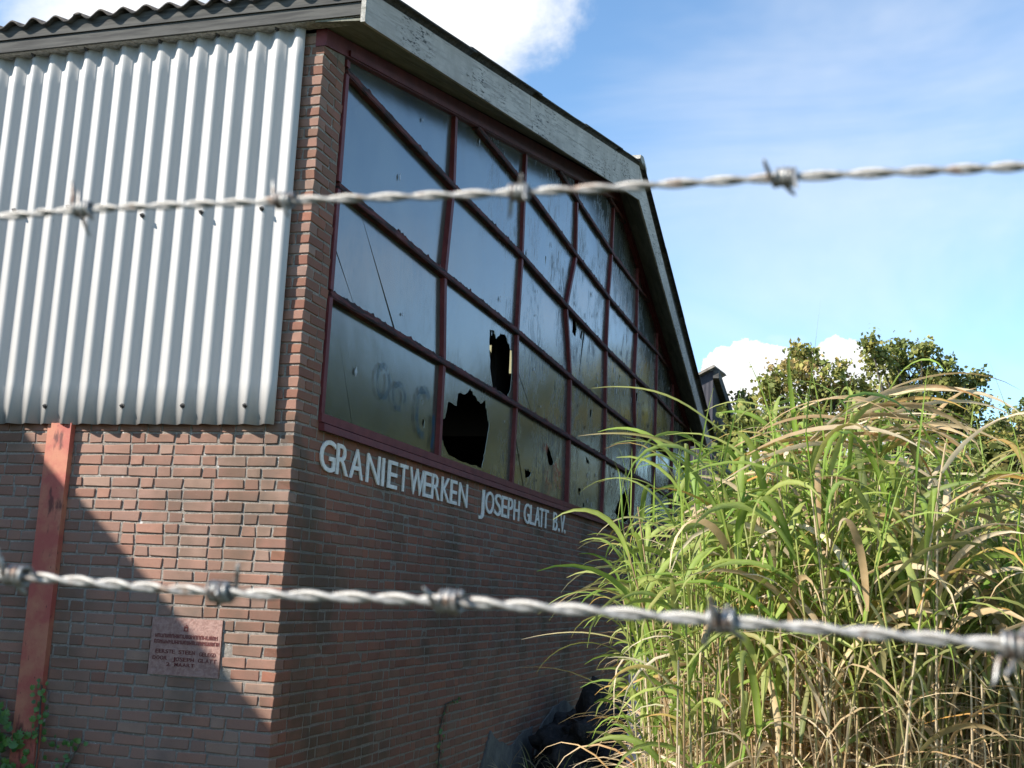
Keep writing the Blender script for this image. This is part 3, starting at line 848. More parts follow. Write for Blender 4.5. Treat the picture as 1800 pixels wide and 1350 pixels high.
pr = random.Random(11)
for c in range(8):
    for l in range(6):
        q = [(COLS[c][l], lvz(l, c)), (COLS[c + 1][l], lvz(l, c + 1)), (COLS[c + 1][l + 1], lvz(l + 1, c + 1)), (COLS[c][l + 1], lvz(l + 1, c))]
        # clip to the sloping top
        q = clip(q, (.35, chord_lo(.35) + .02), (10.1, chord_lo(10.1) + .02), -1)
        if len(q) > 2: q = clip(q, (10.1, chord_lo(10.1) + .02), (18, chord_lo(18) + .02), -1)
        if len(q) < 3 or area(q) < .02: continue
        pieces = [q]
        for a, b_ in CRACKS.get((c, l), []):
            nxt = []
            for pc in pieces:
                for kp in (1, -1):
                    r_ = clip(pc, a, b_, kp)
                    if len(r_) > 2 and area(r_) > .004: nxt.append(r_)
            pieces = nxt
        base_t = (pr.uniform(-.005, .005), pr.uniform(-.010, .010))
        for pi, pc in enumerate(pieces):
            hs = []
            for hi, hpoly in enumerate(HOLES.get((c, l), [])):
                hy = sum(p[0] for p in hpoly) / len(hpoly); hz = sum(p[1] for p in hpoly) / len(hpoly)
                inside = False; j = len(pc) - 1
                for i in range(len(pc)):
                    if (pc[i][1] > hz) != (pc[j][1] > hz) and hy < (pc[j][0] - pc[i][0]) * (hz - pc[i][1]) / (pc[j][1] - pc[i][1]) + pc[i][0]: inside = not inside
                    j = i
                if inside: hs.append(jag(hpoly, .014 if len(hpoly) > 10 else .008, 3, c * 10 + l + hi))
            tl = (base_t[0] + pr.uniform(-.002, .002) * (len(pieces) > 1), base_t[1] + pr.uniform(-.009, .009) * (len(pieces) > 1))
            o = obj('pane', glass_mesh(pc, hs, tl, GX - (.0 if pi == 0 else .002 * pi)), 'dirty_glass', WIN)
        # small bullet-like chips round the stone hits
        if l < 4:
            s = MB()
            for q_ in range(pr.randint(2, 5) if c > 1 else 1):
                y = COLS[c][l] + (COLS[c + 1][l] - COLS[c][l]) * pr.uniform(.1, .9); z = LEV[l] + .85 * pr.uniform(.12, .85)
                if z > chord_lo(y) - .1: continue
                h = pr.uniform(.015, .05); w2 = pr.uniform(.008, .025); X = GX + .012
                pts = jag([(y - w2, z), (y, z - h), (y + w2 * .7, z), (y + w2 * .2, z + h)], .006, 2, int(z * 999))
                k = len(s.v); s.v += [(X, p[0], p[1]) for p in pts] + [(X - .004, p[0], p[1]) for p in pts]; m_ = len(pts)
                s.f.append(tuple(range(k, k + m_))); s.f.append(tuple(range(k + 2 * m_ - 1, k + m_ - 1, -1)))
                s.f += [(k + i, k + m_ + i, k + m_ + (i + 1) % m_, k + (i + 1) % m_) for i in range(m_)]
            if s.v: s.obj('glass_chips', 'glass_chip' if pr.random() < .6 or c < 2 else 'black_debris', WIN)['kind'] = 'stuff'

# graffiti on the glass: flat paint strokes
def stroke(pts, wd, mt):
    V = []; F = []
    for i, (y, z) in enumerate(pts):
        a = pts[max(0, i - 1)]; b_ = pts[min(len(pts) - 1, i + 1)]; dy, dz = b_[0] - a[0], b_[1] - a[1]; L = math.hypot(dy, dz) or 1
        ny_, nz_ = -dz / L * wd / 2, dy / L * wd / 2
        V += [(GX + .018, y + ny_, z + nz_), (GX + .018, y - ny_, z - nz_)]
    for i in range(len(pts) - 1): F.append((2 * i, 2 * i + 1, 2 * i + 3, 2 * i + 2))
    me = bpy.data.meshes.new('graffiti'); me.from_pydata(V, [], F); obj('graffiti', me, mt, WIN)


def arc(cy, cz, ry, rz, a0, a1, n=14): return [(cy + ry * math.cos(R(a0 + (a1 - a0) * i / n)), cz + rz * math.sin(R(a0 + (a1 - a0) * i / n))) for i in range(n + 1)]


stroke(arc(1.46, .46, .12, .125, 60, 400), .05, 'graffiti_blue')
stroke(arc(1.80, .40, .13, .10, -30, 290), .05, 'graffiti_blue')
stroke(arc(2.36, .36, .16, .20, 40, 290), .07, 'graffiti_blue')
stroke([(2.60, .38), (2.62, .2), (2.60, .08)], .07, 'graffiti_blue')
stroke([(6.5, .35), (6.55, .2), (6.7, .1)], .30, 'graffiti_orange'); stroke([(6.95, .5), (7.0, .35), (7.05, .15)], .35, 'graffiti_orange')
stroke([(6.3, .6), (6.4, .62), (6.5, .55)], .12, 'graffiti_orange')

# steel columns and trusses standing inside behind the glass
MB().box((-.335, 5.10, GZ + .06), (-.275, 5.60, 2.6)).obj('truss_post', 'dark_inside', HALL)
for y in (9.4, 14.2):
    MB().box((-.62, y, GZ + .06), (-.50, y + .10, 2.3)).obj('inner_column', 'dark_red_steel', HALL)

# ---- raised lettering on the gable
LET = [('G', 0.374, 0.613), ('R', 0.634, 0.837), ('A', 0.867, 1.1), ('N', 1.163, 1.412), ('I', 1.455, 1.500), ('E', 1.575, 1.77), ('T', 1.818, 1.99), ('W', 2.04, 2.366), ('E', 2.352, 2.544), ('R', 2.558, 2.757), ('K', 2.8, 3.024), ('E', 3.039, 3.218), ('N', 3.273, 3.517), ('J', 3.877, 4.039), ('O', 4.075, 4.346), ('S', 4.375, 4.6), ('E', 4.62, 4.812), ('P', 4.848, 5.022), ('H', 5.064, 5.275), ('G', 5.461, 5.692), ('L', 5.715, 5.882), ('A', 5.918, 6.128), ('T', 6.103, 6.305), ('T', 6.279, 6.513), ('B', 6.746, 6.947), ('.', 7.004, 7.06), ('V', 7.089, 7.311), ('.', 7.301, 7.357)]
dg = None
gcache = {}


def glyph(ch):
    if ch not in gcache:
        fc = bpy.data.curves.new('glyph', 'FONT'); fc.body = ch; fc.extrude = .08; fc.offset = .003 if ch != '.' else .012; fc.resolution_u = 4
        fo = bpy.data.objects.new('glyph', fc); COL.objects.link(fo); bpy.context.view_layer.update()
        me = bpy.data.meshes.new_from_object(fo.evaluated_get(bpy.context.evaluated_depsgraph_get()))
        bpy.data.objects.remove(fo); bpy.data.curves.remove(fc)
        V = np.array([v.co[:] for v in me.vertices]); gcache[ch] = (V, [tuple(p.vertices) for p in me.polygons])
    return gcache[ch]


def letter(ch, lo, hi, z0, z1, plane, face, depth, mt, parent, name='letter'):
    V, F = glyph(ch); mn = V.min(0); mx_ = V.max(0); capH = glyph('H')[0][:, 1].max()
    fx = (V[:, 0] - mn[0]) / (mx_[0] - mn[0]); zz = z0 + V[:, 1] / capH * (z1 - z0); dp = (V[:, 2] - mn[2]) / (mx_[2] - mn[2]) * depth
    u = lo + fx * (hi - lo)
    P = np.stack([face + dp, u, zz], 1) if plane == 'g' else np.stack([u, face - dp, zz], 1)
    me = bpy.data.meshes.new(name); me.from_pydata(P.tolist(), [], F); me.update()
    return obj(name, me, mt, parent)


zb = lambda y: -.352 + .0012 * math.sin(y * 3)
for ch, a, b_ in LET:
    letter(ch, a, b_, zb(a), zb(a) + .215, 'g', .006, .011, 'letter', gable)

# ---- plaque
PL = MB().box((PLQ[0], -.010, PLQ[2]), (PLQ[1], .09, PLQ[3])).obj('plaque', 'plaque', HALL)
PL['label'] = 'pink stone plaque with worn dark red lettering'
# the inscription is worn; only the legible words are kept, the rest are worn strokes
def line(txt, x0, x1, z0, h):
    n_ = len(txt); st_ = (x1 - x0) / n_
    for i, ch in enumerate(txt):
        if ch != ' ': letter(ch, x0 + i * st_, x0 + (i + .84) * st_, z0, z0 + h, 's', -.009, .004, 'plaque_letter', PL, 'inscription_letter')


zt = PLQ[3]
line('GELEGD', -.545, -.425, zt - .232, .024)
line('EERSTE STEEN', -.868, -.575, zt - .226, .024)
line('JOSEPH GLATT', -.74, -.415, zt - .272, .024)
line('DOOR', -.885, -.775, zt - .268, .024)
line('2 MAART', -.78, -.57, zt - .305, .022)
rr = random.Random(3)
for zz, a, b_ in ((zt - .128, -.88, -.42), (zt - .165, -.885, -.42)):
    s = MB(); x = a
    while x < b_:
        w2 = rr.uniform(.012, .02); k = rr.randint(0, 3)
        s.box((x, -.0125, zz), (x + .004, -.0095, zz + .024)); s.box((x + w2 - .004, -.0126, zz), (x + w2, -.0096, zz + .024))
        s.box((x + .003, -.0124, zz + .010 * k / 1.5), (x + w2 - .003, -.0094, zz + .010 * k / 1.5 + .005)); x += w2 + .005
    s.obj('worn_inscription', 'plaque_letter', PL)
s = MB(); s.box((-.675, -.0125, zt - .082), (-.640, -.0095, zt - .076)); s.box((-.672, -.0124, zt - .076), (-.666, -.0094, zt - .05)); s.box((-.650, -.0124, zt - .076), (-.644, -.0094, zt - .05))
s.box((-.664, -.0126, zt - .062), (-.652, -.0096, zt - .050)); s.box((-.663, -.0124, zt - .046), (-.653, -.0094, zt - .040)); s.obj('worn_emblem', 'plaque_letter', PL)

# ---- steel post against the side wall
s = MB(); s.box((-1.865, -.050, GZ), (-1.675, -.042, -.10)); s.box((-1.865, -.042, GZ), (-1.857, -.002, -.10)); s.box((-1.683, -.042, GZ), (-1.675, -.002, -.10))
PO = s.obj('steel_post', 'red_post', HALL)

# ---- foot of the gable wall: render patches
for q in ([(4.2, -3), (6.2, -3), (6.15, -2.56), (5.7, -2.60), (5.3, -2.68), (4.9, -2.60), (4.6, -2.46), (4.5, -2.55)], [(6.2, -3), (8.2, -3), (8.1, -2.5), (7.6, -2.38), (7.1, -2.42), (6.5, -2.6)]):
    MB().prism_x(jag(q, .02, 3, 4), 0.002, 0.02).obj('render_patch', 'concrete', HALL)

# ------------------------------------------------------------------ barbed wire
UPW = [(2.60, -6.39, -.940), (3.0053, -6.3388, -0.9462), (3.1094, -6.3354, -0.9473), (3.157, -6.3349, -0.9461), (3.2662, -6.3351, -0.9478), (3.3792, -6.3388, -0.9516), (3.4916, -6.3485, -0.9553), (3.5764, -6.3614, -0.961), (3.6359, -6.3756, -0.9654), (4.15, -6.49, -1.0)]
LOW = [(2.60, -6.36, -1.106), (3.0039, -6.3067, -1.1196), (3.1179, -6.3026, -1.123), (3.226, -6.3014, -1.1262), (3.3462, -6.3048, -1.1254), (3.4655, -6.3135, -1.1279), (3.5732, -6.3294, -1.1312), (3.6422, -6.347, -1.1324), (4.15, -6.47, -1.14)]


def smooth_path(P, n):
    P = [Vector(p) for p in P]; d = [0]
    for a, b_ in zip(P[:-1], P[1:]): d.append(d[-1] + (b_ - a).length)
    out = []
    for i in range(n + 1):
        s_ = d[-1] * i / n; k = max(0, min(len(P) - 2, np.searchsorted(d, s_) - 1)); f = (s_ - d[k]) / (d[k + 1] - d[k])
        p0 = P[max(k - 1, 0)]; p1 = P[k]; p2 = P[k + 1]; p3 = P[min(k + 2, len(P) - 1)]
        out.append(0.5 * ((2 * p1) + (p2 - p0) * f + (2 * p0 - 5 * p1 + 4 * p2 - p3) * f * f + (3 * p1 - p0 - 3 * p2 + p3) * f ** 3))
    return out, d[-1]


def barbed(P, r, label, barb_x, seed, pitch):
    root = empty('barbed_wire', P[0], label, 'barbed wire', 'strands of barbed wire close to the camera')
    rr = random.Random(seed); path, L = smooth_path(P, 1400)
    for ph in (0, math.pi):
        pts = []
        for i, p in enumerate(path):
            d = (path[min(i + 1, 1400)] - path[max(i - 1, 0)]).normalized(); a = 2 * math.pi * (i / 1400 * L) / pitch + ph
            a += .8 * math.sin(i * .013 + seed) + .35 * math.sin(i * .041 + 2 * seed)
            u = Vector((0, 0, 1)); u = (u - d * u.dot(d)).normalized(); v = d.cross(u)
            pts.append(p + u * (math.cos(a) * r * .97) + v * (math.sin(a) * r * .97))
        MB().tube(pts, r, 8).obj('strand', 'galvanised', root, smooth=True)
    for k, bx in enumerate(barb_x):
        i = min(range(1401), key=lambda q: abs(path[q].x - bx)); p = path[i]; d = (path[i + 1] - path[i - 1]).normalized()
        u = Vector((0, 0, 1)); u = (u - d * u.dot(d)).normalized(); v = d.cross(u)
        for wnd in range(2):
            turns = 2.1; rw = r * .85; rad = 2.0 * r + rw; pts = []; n = 46; a0 = rr.uniform(0, 6.28); off = (wnd - .5) * rw * 2.05 * turns
            e0 = rr.uniform(.006, .015); e1 = rr.uniform(.005, .014)
            first = a0; last = a0 + 2 * math.pi * turns
            def pos(a, ax, k_=1.0): return p + d * ax + (u * math.cos(a) + v * math.sin(a)) * rad * k_
            sp = rw * 2.05
            tng = lambda a: (-u * math.sin(a) + v * math.cos(a))
            s0 = pos(first, off - sp * turns / 2)
            for q in range(5, 0, -1): pts.append(s0 - tng(first) * e0 * q / 5 + d * rr.uniform(-.0004, .0004) - d * .003 * q / 5)
            for q in range(n + 1):
                f = q / n; pts.append(pos(first + (last - first) * f, off + sp * turns * (f - .5), 1 + .05 * math.sin(f * 19)))
            s1 = pos(last, off + sp * turns / 2)
            for q in range(1, 6): pts.append(s1 + tng(last) * e1 * q / 5 + d * .003 * q / 5)
            rads = [rw * .25, rw * .8] + [rw] * (len(pts) - 4) + [rw * .8, rw * .25]
            MB().tube(pts, rads, 8).obj('barb', 'barb_metal', root, smooth=True)
    return root


barbed(UPW, .00108, 'thin twisted barbed wire strand crossing the upper part of the view, over the corrugated wall', (2.95, 3.157, 3.2662, 3.3792, 3.4916, 3.60, 3.72), 1, .036)
barbed(LOW, .00142, 'bright barbed wire strand crossing the lower part of the view, below the lettering', (2.90, 3.012, 3.1179, 3.232, 3.3462, 3.4655, 3.5732, 3.69), 5, .044)

for x, y in ((2.6, -6.375), (4.15, -6.48)):
    P_ = MB(); P_.tube([(x, y - .05, GZ), (x + .01, y - .05, -1.6), (x, y - .05, -.75)], [.045, .042, .038], 12)
    o = P_.obj('fence_post', 'old_wood', None, True); tag(o, 'weathered round fence post holding the ' + ('left' if x < 3 else 'right') + ' ends of the barbed wire', 'fence post', 'fence posts')

# ------------------------------------------------------------------ neighbouring house (left, behind the camera's view) - its gable throws the diagonal shadow
NB = empty('brick_house', (-7, -4, GZ), 'neighbouring brick house standing left of the factory, outside the view', 'house')
def nbz(x): return 2.72 - .914 * (x + 5.36) if x > -5.36 else 2.72 + .30 * (-5.36 - x)
xs = (-7.3, -4.76, -2.22)
s = MB()
poly = [(-9.5, GZ), (-3.12, GZ), (-3.12, nbz(-3.12) - .12), (-5.36, 2.6), (-9.5, nbz(-9.5) - .12)]
n = len(poly); vs = [(x, -2.6, z) for x, z in poly] + [(x, -11, z) for x, z in poly]
s.add(vs, [tuple(range(n)), tuple(range(2 * n - 1, n - 1, -1))] + [(i, n + i, n + (i + 1) % n, (i + 1) % n) for i in range(n)])
s.obj('wall', 'brick_side_mass', NB)
for a, b_ in ((-9.75, -5.36), (-5.36, -3.0)):
    s = MB(); vs = []
    for dz in (-.12, 0):
        for x, y in ((a, -11.2), (b_, -11.2), (b_, -2.5), (a, -2.5)): vs.append((x, y, nbz(x) + dz))
    s.hexa(vs).obj('roof', 'roof_tile', NB)
for y in (-6, -8.6):
    f = MB().box((-3.10, y, -1.9), (-3.06, y + 1.1, -.5)).obj('window', 'letter', NB)
    MB().box((-3.055, y + .07, -1.83), (-3.05, y + 1.03, -.57)).obj('pane', 'dirty_glass', f)

# ------------------------------------------------------------------ far dark clad hall behind the factory
FB = empty('far_hall', (-1, 21, GZ), 'dark clad hall with a pale tiled roof edge behind the right end of the gable', 'industrial building')
s = MB(); z0 = 3.75
s.hexa([(-6, 21, GZ), (.16, 21, GZ), (.16, 33, GZ), (-6, 33, GZ), (-6, 21, 1.2), (.16, 21, 4.40), (.16, 33, 2.4), (-6, 33, .2)])
s.obj('wall', 'dark_cladding', FB)
for i in range(10):                                 # tile courses along the rake
    for j in range(9):
        x1 = .22 - .62 * j; zz = 4.40 - .52 * (.16 - x1)
        s = MB(); w2 = .60
        yy0 = 20.85 + i * .32
        s.hexa([(x1 - w2, yy0, zz - .52 * w2 + .03 + i * .035), (x1, yy0, zz + .03 + i * .035), (x1, yy0 + .34, zz + .065 + i * .035), (x1 - w2, yy0 + .34, zz - .52 * w2 + .065 + i * .035),
                (x1 - w2, yy0, zz - .52 * w2 + .09 + i * .035), (x1 - .03, yy0, zz + .08 + i * .035), (x1 - .03, yy0 + .34, zz + .11 + i * .035), (x1 - w2, yy0 + .34, zz - .52 * w2 + .12 + i * .035)])
        if j < 3 and i < 8: s.obj('roof_tile', 'roof_tile', FB)
MB().hexa([(-6.1, 20.9, 1.25), (.1, 20.9, 4.40), (.1, 33, 2.5), (-6.1, 33, .3), (-6.1, 20.9, 1.3), (.1, 20.9, 4.45), (.1, 33, 2.56), (-6.1, 33, .36)]).obj('roof', 'roof_tile', FB)
MB().hexa([(.165, 20.95, 4.2), (.30, 20.95, 4.2), (.42, 33.2, 1.9), (.165, 33.2, 1.9), (.165, 20.95, 4.44), (.30, 20.95, 4.44), (.42, 33.2, 2.35), (.165, 33.2, 2.35)]).obj('barge_board', 'fascia_board', FB)

# ------------------------------------------------------------------ trees
def rot_basis(n_):
    a = rng.normal(size=(n_, 3)); a /= np.linalg.norm(a, axis=1)[:, None]
    b_ = rng.normal(size=(n_, 3)); b_ -= a * (a * b_).sum(1)[:, None]; b_ /= np.linalg.norm(b_, axis=1)[:, None]
    return a, b_


def leaf_quads(P, size):
    n_ = len(P); a, b_ = rot_basis(n_); s_ = size * rng.uniform(.6, 1.3, n_)[:, None]
    V = np.stack([P - a * s_ * .5, P + b_ * s_ * .42 + a * s_ * .1, P + a * s_ * .6, P - b_ * s_ * .42 + a * s_ * .1], 1).reshape(-1, 3)
    return V, np.arange(4 * n_).reshape(-1, 4)


def tree(base, height, lobes, leaf, per, tones, label, group=None, name='leafy_tree', sz=.1):
    root = empty(name, base, label, 'tree', group)
    bx, by, bz = base
    tr = MB(); tr.tube([(bx, by, bz), (bx + .1, by, bz + height * .25), (bx - .05, by + .1, bz + height * .5)], [height * .028, height * .02, height * .013], 8)
    tr.obj('trunk', 'bark', root, True)
    hub = Vector((bx - .05, by + .1, bz + height * .42)); lm = MB()
    P = []; T = []
    for (lx, ly, lz, lr) in lobes:
        c = Vector((lx, ly, lz)); mid = hub.lerp(c, .55) + Vector((random.uniform(-.3, .3), random.uniform(-.3, .3), -.15 * lr))
        lm.tube([hub, mid, c], [height * .010, height * .006, .015], 6)
        nc = int(46 * per * lr)
        cc = rng.normal(size=(nc, 3)); cc /= np.linalg.norm(cc, axis=1)[:, None]; rad = lr * rng.uniform(.35, 1.0, nc) ** .6
        cc = np.array(c) + cc * rad[:, None] * np.array([1, 1, .9])
        for q in cc:
            k = int(rng.integers(14, 34)); cr = rng.uniform(.12, .30) * (.6 + .5 * lr)
            pp = q + rng.normal(size=(k, 3)) * cr * .55
            P.append(pp); tone = tones[int(rng.integers(len(tones)))]; v = rng.uniform(.75, 1.25)
            T.append(np.tile(np.array(tone) * v, (k, 1)) * rng.uniform(.8, 1.2, (k, 1)))
            if random.random() < .35:
                lm.tube([c, (Vector(q) + c) / 2 + Vector((0, 0, .1)), Vector(q)], [.02, .012, .006], 4)
    lm.obj('limbs', 'bark', root, True)
    P = np.concatenate(P); T = np.concatenate(T)
    V, F = leaf_quads(P, sz); me = np_mesh('crown', V, F, np.repeat(T, 4, 0)); obj('crown', me, 'tree_leaf', root)
    return root


OL = [(.17, .175, .045), (.21, .19, .05), (.13, .15, .04), (.28, .22, .08), (.15, .17, .05), (.24, .17, .07)]
DK = [(.11, .13, .035), (.15, .15, .045), (.09, .11, .03), (.20, .17, .06)]


def wp(X, Y, D):
    v = FW + RT * ((X - 900) / 2046.7) - UP * ((Y - 675) / 2046.7); return CAM + v * D


def lobes_from(lst, D, rs, dj=.8):
    out = []
    for (X, Y, rpx) in lst:
        p = wp(X, Y, D + random.uniform(-dj, dj)); out.append((p.x, p.y, p.z, rpx / 2046.7 * D * rs))
    return out


tree((2.2, 21.6, GZ), 8.0, lobes_from([(1420, 625, 32), (1385, 665, 45), (1450, 668, 48), (1350, 690, 28), (1395, 725, 55), (1465, 720, 50), (1430, 770, 60), (1500, 690, 36), (1510, 745, 45)], 28, .95), .11, 1.25, OL,
     'rounded olive green tree rising left of centre behind the tall grass', sz=.115)
tree((5.0, 22.4, GZ), 8.2, lobes_from([(1530, 605, 14), (1550, 640, 30), (1575, 625, 28), (1620, 620, 24), (1600, 665, 48), (1560, 700, 48), (1655, 660, 34), (1650, 700, 45), (1610, 730, 55), (1695, 690, 30), (1715, 668, 18), (1700, 720, 32), (1670, 745, 42), (1560, 760, 50), (1630, 780, 60)], 28.5, .95), .11, 1.25, OL[:3] + DK,
     'wide darker tree with lumpy crown and a spur of twigs on its right side', sz=.11)
tree((1.2, 23.5, GZ), 5.6, lobes_from([(1310, 705, 20), (1318, 735, 26), (1300, 760, 24), (1330, 770, 30), (1290, 790, 25)], 30, .95), .11, 1.3, DK, 'small dark tree between the gable end and the rounded olive tree', sz=.10)
for i, (X, Y, r_, D) in enumerate(((1790, 745, 40, 34), (1745, 760, 30, 36), (1850, 720, 60, 33), (1700, 800, 50, 35), (1930, 735, 70, 33))):
    p = wp(X, Y, D)
    tree((p.x, p.y, GZ), 6.0, lobes_from([(X, Y, r_), (X - r_, Y + r_ * .7, r_ * .8), (X + r_, Y + r_ * .6, r_ * .8), (X, Y + r_ * 1.4, r_ * 1.1)], D, .9, .5), .11, 1.1, DK + OL[:2],
         ['low bushy tree at the far right edge beyond the grass', 'small bush-like tree just right of the wide dark tree', 'tree beyond the right edge of the grass', 'short tree under the right side of the wide dark tree', 'farthest right tree outside the view'][i], 'trees beyond the tall grass', sz=.12)
# hedge of trees to the right that the panes mirror
for i, (x, y, h) in enumerate(((10.0, 5, 7.6), (9.2, 8.5, 7.9), (8.6, 12.0, 8.1), (9.0, 15.2, 8.4), (9.4, 19.5, 8.6), (9.8, 24, 8.4), (9.6, 29, 8), (11, 35, 8), (13, 2, 6))):
    lob = [(x + random.uniform(-1.1, 1.1), y + random.uniform(-1.7, 1.7), GZ + h * random.uniform(.25, .84), random.uniform(.9, 1.3)) for _ in range(9)]
    tree((x, y, GZ), h, lob, .2, .85, [(.04, .06, .015), (.06, .075, .02), (.05, .05, .018)], ['nearest', 'second', 'third', 'fourth', 'fifth', 'sixth', 'seventh', 'eighth', 'farthest'][i] + ' garden tree in the row right of the yard, outside the view', 'garden trees in the row along the yard', sz=.22)

hl = [(.75 + i * .66, 20.3 + random.uniform(-.3, .3), GZ + random.uniform(.8, 5.9 if i < 3 else 5.4), .70) for i in range(15) for _ in range(4)]  # foliage added to block bright sky in pane reflections and grass gaps
tree((5.5, 20.3, GZ), 4.0, hl, .2, .5, OL[:3] + DK, 'added green hedge row behind the tall grass, screening bright sky beneath the trees', None, 'hedge', .16)
# ------------------------------------------------------------------ tall grass (Miscanthus)
def hy(X): return 1043 + .0453 * (X - 900)


PROF = [(1060, 980), (1110, 880), (1160, 815), (1230, 765), (1290, 735), (1330, 705), (1400, 672), (1480, 655), (1540, 668), (1600, 700), (1680, 735), (1740, 745), (1800, 740), (2000, 730)]


def top_h(X, D):
    y = np.interp(X, [p[0] for p in PROF], [p[1] for p in PROF]) + 84; return (hy(X) - y) / 2046.7 * D + (CAM.z - GZ)


GREEN = np.array([(.17, .28, .025), (.22, .32, .04), (.12, .23, .02), (.27, .35, .06), (.33, .38, .10)])
YEL = np.array([(.28, .30, .07), (.34, .33, .10), (.24, .27, .06)])
TAN = np.array([(.52, .39, .22), (.62, .49, .31), (.46, .32, .17), (.68, .57, .40), (.40, .27, .14)])
ORG = np.array([(.52, .27, .07), (.45, .20, .05), (.50, .33, .10)])
OLV = np.array([(.15, .18, .05), (.20, .22, .08), (.13, .16, .06), (.22, .21, .09)])


def pick(a): return a[int(rng.integers(len(a)))] * rng.uniform(.82, 1.18)


class Blades:
    def __init__(s): s.V = []; s.F = []; s.T = []; s.k = 0; s.single = []

    def blade(s, p, az, th0, bend, L, wd, c0, c1, nseg=9, tw=0.0, keep=False):
        """ribbon starting at p: azimuth az, start angle th0 from vertical, bend total"""
        t = np.linspace(0, 1, nseg + 1)
        th = th0 + bend * t ** 1.35 + .05 * np.sin(t * 7 + az)
        th = np.minimum(th, 3.05)
        azs = az + tw * t
        ds = L / nseg
        dx = np.sin(th) * np.cos(azs); dy = np.sin(th) * np.sin(azs); dz = np.cos(th)
        P = np.array(p) + np.concatenate([np.zeros((1, 3)), np.cumsum(np.stack([dx, dy, dz], 1)[:-1] * ds, 0)])
        roll = rng.uniform(-.6, .6) + rng.uniform(-1.6, 1.6) * t
        S = np.stack([-np.sin(azs), np.cos(azs), np.zeros_like(t)], 1); T_ = np.stack([dx, dy, dz], 1); N_ = np.cross(S, T_)
        S2 = S * np.cos(roll)[:, None] + N_ * np.sin(roll)[:, None]; N2 = np.cross(S2, T_)
        w_ = wd * .5 * np.minimum(1, .45 + t * 4) * np.clip((1 - t) * 2.0, .04, 1) ** .8
        A = P - S2 * w_[:, None] + N2 * (w_ * .35)[:, None]; B = P + S2 * w_[:, None] + N2 * (w_ * .35)[:, None]
        V = np.stack([A, P, B], 1).reshape(-1, 3)
        q = np.arange(nseg)[:, None] * 3
        F = np.concatenate([q + np.array([0, 1, 4, 3]), q + np.array([1, 2, 5, 4])])
        col = np.array(c0) * (1 - t[:, None] ** 1.5) + np.array(c1) * t[:, None] ** 1.5
        C = np.repeat(col, 3, 0); C[1::3] = C[1::3] * .78 + np.array([.50, .55, .25]) * .22 if c0[1] > c0[0] else C[1::3] * 1.1
        if keep: s.single.append((V, F, C)); return P
        s.V.append(V); s.F.append(F + s.k); s.T.append(C); s.k += len(V); return P

    def stem(s, pts, r0, r1, c0, c1, n=4):
        pts = np.array(pts); m_ = len(pts); t = np.linspace(0, 1, m_); d = np.gradient(pts, axis=0); d /= np.linalg.norm(d, axis=1)[:, None]
        a = np.cross(d, [0.3, 1, 0.1]); a /= np.linalg.norm(a, axis=1)[:, None]; b_ = np.cross(d, a); r = (r0 + (r1 - r0) * t)[:, None]
        ang = np.arange(n) * 2 * np.pi / n
        V = np.stack([pts + (a * np.cos(q) + b_ * np.sin(q)) * r for q in ang], 1).reshape(-1, 3)
        F = []
        for i in range(m_ - 1):
            for j in range(n): F.append((i * n + j, i * n + (j + 1) % n, (i + 1) * n + (j + 1) % n, (i + 1) * n + j))
        C = np.repeat(np.array(c0) * (1 - t[:, None] ** 3.5) + np.array(c1) * t[:, None] ** 3.5, n, 0)
        s.V.append(V); s.F.append(np.array(F) + s.k); s.T.append(C); s.k += len(V)

    def build(s, name, parent, smooth=True):
        if not s.V: return
        me = np_mesh(name, np.concatenate(s.V), np.concatenate(s.F), np.concatenate(s.T)); o = obj(name, me, 'blade', parent, smooth); o['kind'] = 'stuff'; return o


CL = {}
for key, lab in (('left', 'bright green arching grass clump at the left edge of the thicket beside the gable wall'),
                 ('mid', 'tallest bamboo-like grass clump with tan canes and drooping dry leaves in the middle'),
                 ('right', 'dense dry olive and straw coloured grass clump at the right edge of the view')):
    x0 = {'left': 2.6, 'mid': 3.2, 'right': 3.9}[key]
    CL[key] = (empty('tall_grass_clump', (x0, -2.0, GZ), lab, 'ornamental grass', 'clumps of tall grass in front of the hall'), Blades(), Blades())


